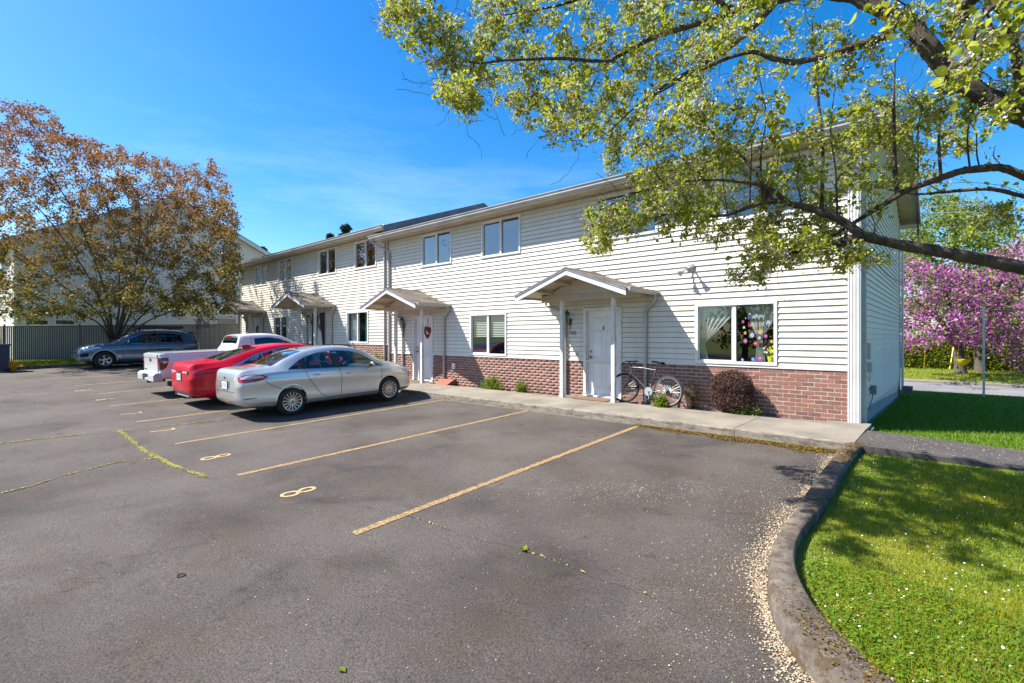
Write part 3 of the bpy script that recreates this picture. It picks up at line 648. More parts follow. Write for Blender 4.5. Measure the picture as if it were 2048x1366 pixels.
def door(parent, x0, x1, z0, z1, label=None):
    m = MB(); t = .075
    m.box(x0, x0 + t, -.04, .02, z0, z1); m.box(x1 - t, x1, -.04, .02, z0, z1); m.box(x0 + t, x1 - t, -.04, .02, z1 - t, z1)
    m.box(x0 + t, x0 + t + .03, .02, .10, z0, z1 - t); m.box(x1 - t - .03, x1 - t, .02, .10, z0, z1 - t); m.box(x0 + t + .03, x1 - t - .03, .02, .10, z1 - t - .03, z1 - t)
    a, b, c, d = x0 + t + .03, x1 - t - .03, z0 + .05, z1 - t - .03; W_ = b - a; H_ = d - c; YD = .055
    m2 = MB(); m2.box(a, b, YD, YD + .04, c, d); o = m2.build('door', 'door_paint', parent)
    if label: o['label'] = label
    m.build('door_frame', 'trim', o)
    for (u0, u1) in ((.14, .44), (.56, .86)):
        for (v0, v1) in ((.84, .94), (.46, .79), (.09, .40)):
            p = MB(); X0, X1, Z0, Z1 = a + u0 * W_, a + u1 * W_, c + v0 * H_, c + v1 * H_
            frame_box(p, X0, X1, Z0, Z1, .018, YD - .008, YD); q = .05
            p.add([(X0 + .018, YD - .001, Z0 + .018), (X1 - .018, YD - .001, Z0 + .018), (X1 - .018, YD - .001, Z1 - .018), (X0 + .018, YD - .001, Z1 - .018),
                   (X0 + q, YD - .011, Z0 + q), (X1 - q, YD - .011, Z0 + q), (X1 - q, YD - .011, Z1 - q), (X0 + q, YD - .011, Z1 - q)], [(0, 1, 5, 4), (1, 2, 6, 5), (2, 3, 7, 6), (3, 0, 4, 7), (4, 5, 6, 7)])
            p.build('door_panel', 'door_paint', o)
    MB().ball((a + .07, YD - .055, c + .92), (.03, .03, .03)).lathe([(.012, YD - .05), (.012, YD - .02), (.032, YD - .015), (.032, YD)], 12, (a + .07, 0, c + .92), 1).build('door_knob', 'brass', o, True)
    MB().lathe([(.0, YD - .04), (.026, YD - .036), (.03, YD)], 12, (a + .07, 0, c + 1.06), 1).build('deadbolt', 'brass', o, True)
    MB().box(x0, x1, -.06, .1, z0 - .02, z0 + .05).build('threshold', 'trim', o)
    MB().box((a + b) / 2 - .012, (a + b) / 2 + .012, YD - .014, YD - .002, c + .78 * H_, c + .83 * H_).build('door_viewer', 'number_black', o)
    return o
WIN_U = [(-13.29, -11.77), (-10.43, -8.90), (-6.40, -4.87), (-3.46, -1.93)]; WIN_L = [(-10.92, -9.42), (-4.03, -2.47)]; DOORS = [(-13.76, -12.68), (-6.83, -5.77)]
def section(name, dx, dz, loc, label, near):
    e = empty(name, loc, label=label, cat='building'); zb = ZB + dz; zbt = ZBT + dz; ze = ZE + dz; x0, x1 = XL + dx, XR + dx
    up = [(a + dx, b + dx, 3.954 + dz, 5.04 + dz) for a, b in WIN_U]; lo = [(a + dx, b + dx, 1.085 + dz, 2.325 + dz) for a, b in WIN_L]; dr = [(a + dx, b + dx, .16 + dz, 2.345 + dz) for a, b in DOORS]
    holes = up + lo + dr
    hin = [(a + .05, b - .05, c + .04, d - .04) for a, b, c, d in holes]
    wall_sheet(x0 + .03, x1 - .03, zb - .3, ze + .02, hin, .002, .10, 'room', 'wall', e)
    # siding boards, cut around the openings
    k = 0; z = zbt
    while z < ze - .02:
        hs_ = [(a, b) for a, b, c, d in holes if c - .02 < z + PI_ and d + .012 > z + .02]
        for a, b in minus(x0 + (.02 if near else .075), x1 - .18 if near else x1 - .02, hs_):
            board(e, a, b, z, 0.0, hz=min(1, (ze - z) / PI_))
        for a, b, c, d in holes:
            if z + .02 < d + .012 < z + PI_ - .01: board(e, a, b, d + .012, 0.0, hz=(z + PI_ - d - .012) / PI_)
            if z + .01 < c - .02 < z + PI_: board(e, a, b, z, 0.0, hz=max(.15, (c - .014 - z) / PI_))
        z += PI_
    # brick wainscot on a mortar bed
    dh = [(a, b) for a, b, c, d in dr]
    for a, b in minus(x0 + .02, x1 - .17 if near else x1 - .02, dh): MB().box(a, b, -.0165, .001, zb - .3, zbt - .012).build('mortar_bed', 'mortar', e)
    MB().add([], []); lst = []
    BL, BH, CL, CH = .194, .064, .2055, .0768
    for r in range(16):
        z0 = zbt - .012 - (r + 1) * CH + .006
        if z0 < zb - .2: break
        x = x1 - (.17 if near else .02) - (.5 * CL if r % 2 else 0)
        xs = [x - j * CL for j in range(int((x1 - x0) / CL) + 2)]
        spans = minus(x0 + .02, x1 - (.17 if near else .02), dh)
        if r % 2: xs = [x + CL] + xs
        for q in xs:
            for a, b in spans:
                u, v_ = max(a, q - BL), min(b, q)
                if v_ - u > .03: lst.append((v_, u, z0))
    lst.sort(key=lambda t: (-t[0] + 0 * t[2]))
    unit_b = MB().add([(0, -.0198, 0), (1, -.0198, 0), (1, -.0198, 1), (0, -.0198, 1), (-.0, -.010, 0), (1, -.010, 0), (1, -.010, 1), (0, -.010, 1)], [(0, 1, 2, 3), (1, 5, 6, 2), (4, 0, 3, 7), (3, 2, 6, 7), (4, 5, 1, 0)]).mesh('brick', 'brick')
    big = lst[:300] if near else []
    for (b, a, z0) in big: inst(unit_b, 'brick', e, (a, random.uniform(-.0015, .0015), z0 + random.uniform(-.0015, .0015)), (b - a, 1 + random.uniform(-.1, .1), BH))
    V = []; F = []; fv = []
    for (b, a, z0) in lst[len(big):]:
        n = len(V); y = -.0198 + random.uniform(-.002, .002); V += [(a, y, z0), (b, y, z0), (b, y, z0 + BH), (a, y, z0 + BH), (a, -.01, z0), (b, -.01, z0), (b, -.01, z0 + BH), (a, -.01, z0 + BH)]
        for f in ((0, 1, 2, 3), (1, 5, 6, 2), (4, 0, 3, 7), (3, 2, 6, 7), (4, 5, 1, 0)): F.append([i + n for i in f])
        fv += [random.random()] * 5
    link(fastmesh('brickwork', np.array(V), np.array(F), 'brick_far', fv), 'brickwork', e, kind='stuff')
    MB().box(x0 + .02, x1 - (.17 if near else .02), -.036, 0, zbt - .012, zbt + .01).build('starter_strip', 'trim', e)
    # windows and doors
    su = ['dark', 'dark', 'curtain', 'dark'] if not near else ['blind', 'screen', 'screen', 'blind']; sl = ['dark', 'green'] if not near else ['blind', 'swag']
    for (a, b, c, d), s_ in zip(up, su): window(e, a, b, c, d, True, s_)
    wl = [window(e, a, b, c, d, False, s_) for (a, b, c, d), s_ in zip(lo, sl)]
    for (a, b, c, d) in dr: door(e, a, b, c, d)
    # rooms behind the windows, back and end walls
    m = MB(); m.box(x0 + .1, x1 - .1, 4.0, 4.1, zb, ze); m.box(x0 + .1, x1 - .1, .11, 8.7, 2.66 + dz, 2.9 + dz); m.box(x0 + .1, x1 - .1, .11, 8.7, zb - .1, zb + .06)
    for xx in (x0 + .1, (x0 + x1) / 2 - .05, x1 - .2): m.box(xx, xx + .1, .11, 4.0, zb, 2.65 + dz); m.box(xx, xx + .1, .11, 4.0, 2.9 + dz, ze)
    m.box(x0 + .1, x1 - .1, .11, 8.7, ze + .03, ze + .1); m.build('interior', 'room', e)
    # roof
    ov = .46; RZ = .36; yr = 4.42; ry0, ry1 = -.50, 9.34; zt = ze + .06
    def rz(y): return zt + .07 + RZ * ((y - ry0) if y < yr else (2 * yr - ry0 - y))
    xa, xb = x0 - .40, x1 + ov
    m = MB(); pr = [(ry0, rz(ry0)), (yr, rz(yr)), (ry1, rz(ry1)), (ry1, rz(ry1) - .10), (yr, rz(yr) - .10), (ry0, rz(ry0) - .10)]
    m.prism(pr[::-1], 0, xa, xb); rf = m.build('roof', 'roof_shingle', e)
    for (xx, t) in ((xa, -.022), (xb, .022)):
        pb = [(ry0 - .02, rz(ry0) - .02), (yr, rz(yr) - .02), (ry1, rz(ry1) - .02), (ry1, rz(ry1) - .24), (yr, rz(yr) - .24), (ry0 - .02, rz(ry0) - .24)]
        MB().prism(pb, 0, min(xx, xx + t), max(xx, xx + t)).build('rake_board', 'fascia_dark', rf)
        xs0, xs1 = (xa + .001, x0) if t < 0 else (x1, xb - .001)
        pb = [(ry0, rz(ry0) - .11), (yr, rz(yr) - .11), (ry1, rz(ry1) - .11), (ry1, rz(ry1) - .135), (yr, rz(yr) - .135), (ry0, rz(ry0) - .135)]
        MB().prism(pb, 0, xs0, xs1).build('rake_soffit', 'soffit', rf)
    for j in range(3):                                                           # soffit panels
        ya, yb = -.47 + j * .157, -.47 + (j + 1) * .157 - .008
        MB().box(xa + .03, xb - .03, ya, yb, ze - .004, ze + .02).build('soffit_panel', 'soffit', rf)
    MB().box(xa + .02, xb - .02, ry1 - .6, ry1 - .02, ze - .1, ze - .08).build('soffit_panel', 'soffit', rf)
    MB().box(xa, xb, -.50, -.472, ze - .02, ze + .16).build('fascia', 'trim', rf)
    gp = [(-.50, ze + .0), (-.575, ze + .0), (-.60, ze + .045), (-.60, ze + .085), (-.625, ze + .115), (-.625, ze + .13), (-.615, ze + .13), (-.612, ze + .118), (-.50, ze + .118)]
    MB().prism(gp, 0, xa - .02, xb + .02).build('gutter', 'gutter', rf)
    gp2 = [(9.34, ze + 0.), (9.42, ze + 0.), (9.46, ze + .13), (9.34, ze + .13)]
    MB().prism(gp2, 0, xa, xb + .02).build('gutter', 'gutter', rf)
    # other walls
    MB().box(x0 + .03, x1 - .03, 8.7, 8.85, zb - .3, ze).build('rear_wall', 'siding', e)
    MB().prism([(.0, zb - .3), (8.85, zb - .3), (8.85, ze), (yr, rz(yr) - .14), (0., ze)], 0, x0 + .005, x0 + .1).build('end_wall', 'siding', e)
    if near:
        MB().prism([(.101, ZB + .22), (8.7, ZB - .12), (8.7, ze), (yr, rz(yr) - .14), (.101, ze + .05)], 0, x1 - .12, x1 - .022).build('end_wall', 'siding', e)
        MB().box(x1 - .12, x1 - .03, .05, 8.8, -.6, ZB + .2).build('foundation', 'foundation', e)
        z = ZB + .19; k = 0
        while z < rz(yr) - .2:
            ya, yb = .13, 8.83
            if z > ze:
                d_ = (z + PI_ * .5 - ze) / RZ; ya, yb = max(.13, d_ - .35), min(8.83, 8.85 - d_ + .35)
            board(e, ya, yb, z, x1 - .022, 'y'); z += PI_
        m = MB(); m.box(x1 - .17, x1 + .012, -.045, .0, ZB - .03, ze); m.box(x1 - .012, x1 + .012, 0, .14, ZB - .03, ze + .03)
        for j in range(4): m.box(x1 - .165 + j * .045, x1 - .145 + j * .045, -.056, -.045, ZB - .03, ze)
        m.build('corner_post', 'trim', e)
        m = MB(); m.box(x1 - .03, x1 + .016, 8.72, 8.86, ZB - .2, ze); m.build('corner_post', 'trim_gray', e)
        m = MB(); m.box(x1 + .014, x1 + .075, .15, .235, ZB - .05, ze - .3); m.tube([(x1 + .05, .19, ze - .32), (x1 + .1, .0, ze - .12), (x1 + .3, -.5, ze + .02)], .036, 6); m.tube([(x1 + .045, .19, ZB), (x1 + .10, .17, ZB - .05)], .036, 6); m.build('downspout', 'trim_gray', e)
        m = MB(); m.tube([(xb - .1, 9.38, ze), (xb - .12, 9.38, ze - .1), (x1 + .1, 8.95, ze - .45), (x1 + .06, 8.9, ze - .55), (x1 + .06, 8.9, 0)], .035, 6); m.build('downspout', 'trim', e)
        MB().box(x1 + .002, x1 + .07, .75, .95, 1.22, 1.52).build('meter_box', 'trim_gray', e); MB().box(x1 + .002, x1 + .09, .78, .92, .98, 1.16).tube([(x1 + .05, .85, .98), (x1 + .06, .87, .86), (x1 + .05, .8, .82), (x1 + .03, .77, .9)], .008, 5).build('meter', 'trim_gray', e)
        MB().box(x1 + .002, x1 + .09, 1.42, 1.62, .52, .68).tube([(x1 + .04, 1.5, .52), (x1 + .03, 1.45, .42), (x1 + .02, 1.3, .36), (x1 + .02, 1.18, .24)], .01, 5).build('outlet_box', 'util_box', e)
    else:
        MB().box(x0 - .01, x0 + .075, -.04, .0, zb - .3, ze).build('corner_post', 'trim_gray', e)
        m = MB(); m.tube([(xa, -.55, ze), (xa + .02, -.54, ze - .1), (x0 - .05, -.1, ze - .42), (x0 - .05, -.06, ze - .52), (x0 - .05, -.06, zb)], .035, 6); m.build('downspout', 'trim_gray', e)
    return e, wl
nearb, wl_near = section('apartment_building', 0, 0, ((XL + XR) / 2, 4.4, ZB), 'nearer two-storey apartment block, cream siding over a brick base', True)
farb, wl_far = section('apartment_building', -14.06, .30, ((XL + XR) / 2 - 14.06, 4.4, ZB + .3), 'farther two-storey apartment block joined to the left end', False)
# two downspouts where the sections meet
m = MB(); m.tube([(-15.45, -.56, ZE + .02), (-15.44, -.55, ZE - .09), (-15.12, -.1, ZE - .38), (-15.1, -.06, ZE - .48), (-15.1, -.06, .2)], .038, 8); m.build('downspout', 'gutter', nearb, 60)
m = MB(); m.tube([(-15.4, -.06, ZE - .1), (-15.4, -.06, .4)], .038, 8); m.build('downspout', 'gutter', farb, 60)
wl_near[1]['label'] = 'wide window with Easter stickers and tied-back curtains'
# house number, small brass plate, vents
me = text_mesh('122', .125, 'number_black', 'house_number', .004); o = link(me, 'house_number', nearb); o.location = (FX(1147), -.03, FZ(1147, 666)); o.rotation_euler = (math.pi / 2, 0, 0); o.matrix_parent_inverse = wm(nearb).inverted()
MB().box(FX(1152), FX(1158), -.03, -.01, FZ(1155, 709), FZ(1155, 706)).build('name_plate', 'brass', nearb)
MB().box(-11.72, -11.58, -.06, -.02, .62, .80).box(-11.69, -11.61, -.075, -.058, .64, .70).build('outlet_cover', 'trim', nearb)
MB().box(-4.72, -4.55, -.045, -.02, .42, .58).build('wall_vent', 'trim_gray', nearb)
# Easter stickers behind the glass
wn = wl_near[1]; a, b, c, d = -4.03, -2.47, 1.085, 2.325
def wpt(x, y): return FX(x, .035), FZ(x, y, .035)            # on the glass
ZX = lambda u, v: wpt(1380 + u * .10983, 590 + v * .10983)
def egg(u, v, r, mat, tall=1.25):
    X, Z = ZX(u, v); m = MB(); k = 14
    m.add([(X, .0315, Z)] + [(X + r * math.cos(t) * (1 - .15 * math.sin(t)), .0315, Z + r * tall * math.sin(t)) for t in np.linspace(0, 6.283, k + 1)[:-1]], [(0, 1 + j, 1 + (j + 1) % k) for j in range(k)]); return m.build('window_sticker', mat, wn)
for u, v, r, mt in ((965, 485, .028, 'egg_pink'), (985, 590, .024, 'egg_white'), (1005, 690, .032, 'egg_orange'), (1008, 835, .045, 'egg_pink'), (1130, 730, .048, 'egg_lilac'), (1195, 880, .046, 'egg_red'), (1285, 670, .05, 'egg_orange'),
                    (1380, 748, .038, 'flower_magenta'), (1485, 845, .032, 'egg_orange'), (955, 1178, .028, 'egg_lilac'), (1148, 1170, .04, 'egg_blue'), (1275, 1150, .05, 'flower_magenta'), (1310, 845, .022, 'egg_pink'), (1265, 780, .026, 'egg_white'), (1210, 370, .03, 'egg_lilac'), (1090, 345, .02, 'flower_yellow'), (1430, 490, .03, 'egg_lilac'), (1015, 425, .012, 'egg_white')):
    r *= .84; egg(u, v, r, mt)
    X, Z = ZX(u, v); MB().box(X - r * .5, X + r * .5, .030, .0312, Z - r * .2, Z + r * .15).build('window_sticker', 'egg_white', wn) if r > .03 else None
def wtext(t, u, v, size, mat):
    X, Z = ZX(u, v); o = link(text_mesh(t, size, mat, 'lettering', .0008), 'lettering', wn); o.location = (X, .0315, Z); o.rotation_euler = (math.pi / 2, 0, 0); return o
for ch, u, mt in zip('HAPPY', (1095, 1160, 1212, 1275, 1335), ('letter_blue', 'letter_cream', 'egg_lilac', 'letter_cream', 'letter_cream')): wtext(ch, u, 410, .13, mt)
for ch, u, mt in zip('EASTER', (1085, 1130, 1185, 1235, 1282, 1330), ('letter_red', 'egg_white', 'letter_cream', 'egg_pink', 'egg_orange', 'egg_lilac')): wtext(ch, u, 545, .13, mt)
bq = empty('flower_bunch', (*[ZX(1450, 1230)[0]], .12, c + .06), label='yellow and pink flowers standing inside the Easter window', cat='flowers')
for k in range(26):
    u = random.uniform(1300, 1540); v = random.uniform(930, 1060) if k < 18 else random.uniform(1120, 1200)
    if k >= 18: u = random.uniform(1420, 1500)
    X, Z = ZX(u, v); mt = 'flower_yellow' if u > 1395 else ('egg_pink' if k % 2 else 'egg_white')
    MB().ball((X, .10 + random.uniform(0, .03), Z), (.022, .015, .022), 7, 4).build('bloom', mt, bq)
m = MB()
for k in range(8): X, Z = ZX(1330 + k * 25, 1040); m.tube([(X, .12, Z), (ZX(1440, 1200)[0], .12, c + .07)], .004, 4)
m.build('stems', 'stem_green', bq); X = ZX(1450, 1200)[0]; MB().lathe([(.0, c + .055), (.05, c + .055), (.065, c + .17), (.058, c + .17), (.045, c + .07)], 14, (X, .12, 0), 2).build('vase', 'flower_yellow', bq, True)
# ------------------------------------------------------------------ porch canopies
SH = MB().add([(0, 0, 0), (1, 0, 0), (1, 1, 0), (0, 1, 0), (0, 0, .007), (1, 0, .007), (1, 1, .002), (0, 1, .002)], [(3, 2, 1, 0), (4, 5, 6, 7), (0, 1, 5, 4), (1, 2, 6, 5), (2, 3, 7, 6), (3, 0, 4, 7)]).mesh('shingle', 'shingle')
def canopy(xc, dz, label):
    e = empty('porch_canopy', (xc, -.6, .15 + dz), label=label, cat='porch', group='porch canopies over the front doors')
    PR, HW, ZEV, SL = 1.34, 1.48, 2.635 + dz, .36; zr = ZEV + HW * SL; YG = -.50
    for sx_ in (-1, 1):                                                           # posts
        px = xc + sx_ * .715 ; MB().box(px - .045, px + .045, YG - .045, YG + .045, .145 + dz, ZEV - .06).box(px - .052, px + .052, YG - .052, YG + .052, .142 + dz, .21 + dz).build('post', 'post_paint', e)
    MB().box(xc - HW + .16, xc + HW - .16, YG - .05, YG + .05, ZEV - .13, ZEV + .03).build('header_beam', 'soffit', e)
    for sx_ in (-1, 1): MB().box(xc + sx_ * (HW - .22) - .04, xc + sx_ * (HW - .22) + .04, YG + .05, -.02, ZEV - .10, ZEV + .03).build('side_beam', 'soffit', e)
    MB().box(xc - HW + .12, xc + HW - .12, YG + .05, -.02, ZEV + .03, ZEV + .045).build('ceiling', 'soffit', e)
    # siding in the gable
    z = ZEV + .03
    while z < zr - .16:
        w_ = (zr - .06 - z - PI_ * .5) / SL
        if w_ > .06: board(e, xc - w_, xc + w_, z, YG)
        z += PI_
    MB().prism([(xc - HW + .2, ZEV + .02), (xc + HW - .2, ZEV + .02), (xc, zr - .06)], 1, YG + .001, YG + .03).build('gable_panel', 'siding', e)
    for sx_ in (-1, 1):
        def q(u, dz_): return (xc + sx_ * u, zr - u * SL + dz_)
        pl = [q(0, 0), q(HW, 0), q(HW, -.03), q(0, -.03)]
        MB().prism(pl if sx_ < 0 else pl[::-1], 1, -PR, -.01).build('roof_deck', 'soffit', e)
        pb = [q(0, -.012), q(HW + .01, -.012), q(HW + .01, -.15), q(0, -.15)]
        MB().prism(pb if sx_ < 0 else pb[::-1], 1, -PR - .024, -PR).build('barge_board', 'trim', e)
        pb = [q(0, .012), q(HW + .02, .012), q(HW + .02, -.04), q(0, -.04)]
        MB().prism(pb if sx_ < 0 else pb[::-1], 1, -PR - .040, -PR - .0245).build('drip_edge', 'fascia_dark', e)
        for u in (.45, .98):                                                       # outriggers under the overhang
            pb = [q(u, -.032), q(u + .045, -.032), q(u + .045, -.12), q(u, -.12)]
            MB().prism(pb if sx_ < 0 else pb[::-1], 1, -PR, YG - .001).build('outrigger', 'soffit', e)
        # shingles
        rowh = .138; nr = 12; tw = .30; sl = math.sqrt(1 + SL * SL); ang = math.atan(SL); dk = e.children[-1]
        deck = [c_ for c_ in e.children if c_.name.startswith('roof_deck')][-1]
        for r in range(nr):
            u1 = min(HW + .03, (r + 1) * rowh / sl)
            y = -PR - .045 - (.15 if r % 2 else 0)
            while y < -.02:
                ya, yb = max(y, -PR - .045), min(y + tw - .008, -.012)
                if yb - ya > .03:
                    o = inst(SH, 'shingle', deck, (xc + sx_ * u1, yb if sx_ > 0 else ya, zr - u1 * SL + .004 + random.uniform(0, .002)), (yb - ya, .17, 1))
                    # local x along the eave, local y up the slope
                    ex = Vector((0, -sx_, 0)); ey = Vector((-sx_ * math.cos(ang), 0, math.sin(ang))); ez = ex.cross(ey)
                    o.rotation_euler = Matrix((ex, ey, ez)).transposed().to_euler()
                y += tw
        pc_ = [q(-.10, -.03), q(0, .016), q(.11, -.03), q(.11, -.022), q(0, .026), q(-.1, -.022)]
        # gutter with downspout
        gx = xc + sx_ * (HW + .005); s1 = sx_
        gp = [(gx, ZEV - .075), (gx + s1 * .055, ZEV - .075), (gx + s1 * .08, ZEV - .03), (gx + s1 * .085, ZEV + .0), (gx + s1 * .1, ZEV + .018), (gx, ZEV + .018)]
        MB().prism(gp if s1 < 0 else gp[::-1], 1, -PR + .02, -.03).build('gutter', 'gutter', e)
        dxp = xc - .93 if sx_ < 0 else xc + 1.27
        m = MB(); m.tube([(gx + s1 * .04, -.12, ZEV - .06), (gx + s1 * .04, -.12, ZEV - .16), (gx + s1 * .01, -.115, ZEV - .21), (dxp + s1 * .05, -.07, ZEV - .36), (dxp, -.065, ZEV - .42), (dxp, -.065, .16 + dz)], .036, 8)
        m.box(dxp - .05, dxp + .05, -.035, -.02, ZEV - .62, ZEV - .60); m.build('downspout', 'gutter', e, 60)
    MB().prism([(xc - .12, zr - .036), (xc, zr + .014), (xc + .12, zr - .036), (xc + .12, zr - .028), (xc, zr + .024), (xc - .12, zr - .028)], 1, -PR - .045, -.012).build('ridge_cap', 'shingle', e)
    return e
canopy(-6.42, 0, 'gabled porch canopy over the door numbered 122')
canopy(-13.36, 0, 'gabled porch canopy over the door with the heart wreath')
canopy(-20.5, .3, 'gabled porch canopy over the door with dark drapes')
canopy(-27.45, .3, 'farthest porch canopy, half in tree shade by the fence')
# lanterns
def lantern(x, y, z, label):
    e = empty('wall_lantern', (x, y, z), label=label, cat='lantern', group='brass wall lanterns under the porches')
    MB().ball((x, -.03, z), (.045, .02, .09), 8, 5).build('back_plate', 'lantern_metal', e)
    MB().tube([(x, -.03, z - .02), (x, -.09, z - .08), (x, -.15, z - .04), (x, -.15, z + .03)], .009, 6).tube([(x, -.03, z - .08), (x, -.05, z - .2), (x, -.07, z - .3)], [.012, .008, .003], 6).build('arm', 'lantern_metal', e)
    m = MB()
    for j in range(6):
        a = j * math.pi / 3; m.tube([(x + .035 * math.cos(a), -.15 + .035 * math.sin(a), z + .03), (x + .06 * math.cos(a), -.15 + .06 * math.sin(a), z + .19)], .005, 4)
    m.build('cage', 'lantern_metal', e)
    MB().lathe([(.03, z + .035), (.055, z + .185)], 6, (x, -.15, 0), 2).build('lantern_glass', 'window_glass', e)
    MB().lathe([(.07, z + .19), (.05, z + .22), (.02, z + .25), (.012, z + .29), (.0, z + .31)], 8, (x, -.15, 0), 2).build('cap', 'lantern_metal', e)
    return e
lantern(FX(1142), 0, 2.02, 'brass wall lantern beside the door numbered 122')
lantern(FX(810), 0, 2.02, 'brass wall lantern beside the heart wreath door')
lantern(FX(624), 0, 2.3, 'brass wall lantern beside the door with dark drapes')
# floodlight
X, Z = FX(1383), FZ(1383, 534); e = empty('floodlight', (X, 0, Z), label='grey twin-head floodlight on the siding right of the 122 porch', cat='floodlight')
MB().lathe([(.075, -.02), (.075, -.05), (.06, -.065), (0, -.066)], 18, (X, 0, Z), 1).build('junction_plate', 'steel', e, True)
for s_, (dx_, dz_) in ((-1, (-.17, -.12)), (1, (.03, -.02))):
    p0 = np.array([X + s_ * .03, -.06, Z - .02]); p1 = np.array([X + dx_ * .55, -.14, Z + dz_ * .6]); dr_ = unit(np.array([s_ * .35, -.75, -.55])); p2 = p1 + dr_ * .05; p3 = p1 + dr_ * .15
    MB().tube([p0, p1, p2], .018, 8).tube([p2, p2 + dr_ * .03, p3], [.026, .034, .062], 14).build('lamp_head', 'steel', e, 50)
# wreaths
def heart(x, z):
    e = empty('heart_wreath', (x, .02, z), label='rust red heart-shaped wreath hanging on a white door', cat='wreath')
    pts = [(x + .0118 * 16 * math.sin(t) ** 3 * .78, .025, z + .0118 * (13 * math.cos(t) - 5 * math.cos(2 * t) - 2 * math.cos(3 * t) - math.cos(4 * t)) * .95) for t in np.linspace(0, 6.283, 40)]
    m = MB()
    for p in pts:
        for k in range(5): m.ball((p[0] + random.gauss(0, .016), p[1] + random.gauss(0, .008), p[2] + random.gauss(0, .016)), random.uniform(.014, .024), 6, 4)
    m.build('wreath_ring', 'wreath_red', e); MB().box(x - .012, x + .012, .036, .04, z + .1, z + .46).build('hanging_ribbon', 'wreath_red', e)
xh = FX(855, .03); heart(xh, FZ(855, 664, .03))
def ring(x, z, r, mat, nm, label):
    m = MB()
    for t in np.linspace(0, 6.283, 30):
        for k in range(4): m.ball((x + (r + random.gauss(0, r * .18)) * math.cos(t), .02 + random.gauss(0, .012), z + (r + random.gauss(0, r * .18)) * math.sin(t)), random.uniform(.02, .035), 6, 4)
    return m.build(nm, mat, label=label, cat='wreath')
ring(FX(643, .02), FZ(643, 653, .02), .15, 'wreath_pink', 'door_wreath', 'pink round wreath on the door with dark drapes')
ring(FX(516, .02), FZ(516, 660, .02), .17, 'wreath_green', 'door_wreath', 'dark green wreath on the farthest door')
# dark drapes beside the third door
e = empty('door_drapes', (-20.37, -.08, 2.6), label='pair of dark drapes tied back in front of the third door', cat='drapes')
xa, xb = -20.93, -19.8
drape(xa, xa + .5, .5, 2.66, -.07, 4, 'curtain_dark', e, ([0, .6, 1], [1, .35, .25], [0, 0, 0])); drape(xb - .5, xb, .5, 2.66, -.07, 4, 'curtain_dark', e, ([0, .6, 1], [1, 1, 1], [0, .6, .7]))
# doormat, splash block
MB().box(-6.75, -5.85, -.62, -.10, .152, .172).build('doormat', 'mat_coir', label='brown coir doormat in front of the door numbered 122', cat='doormat')
MB().box(-13.66, -12.78, -.55, -.08, .152, .170).build('doormat', 'mat_coir', label='tan doormat in front of the heart wreath door', cat='doormat')
x = FX(889, -.25); MB().prism([(-.42, .15), (-.02, .15), (-.02, .28), (-.12, .30)], 0, x - .28, x + .3).build('splash_block', 'splash_red', label='red wedge-shaped splash block under the downspout by the heart wreath door', cat='splash block')
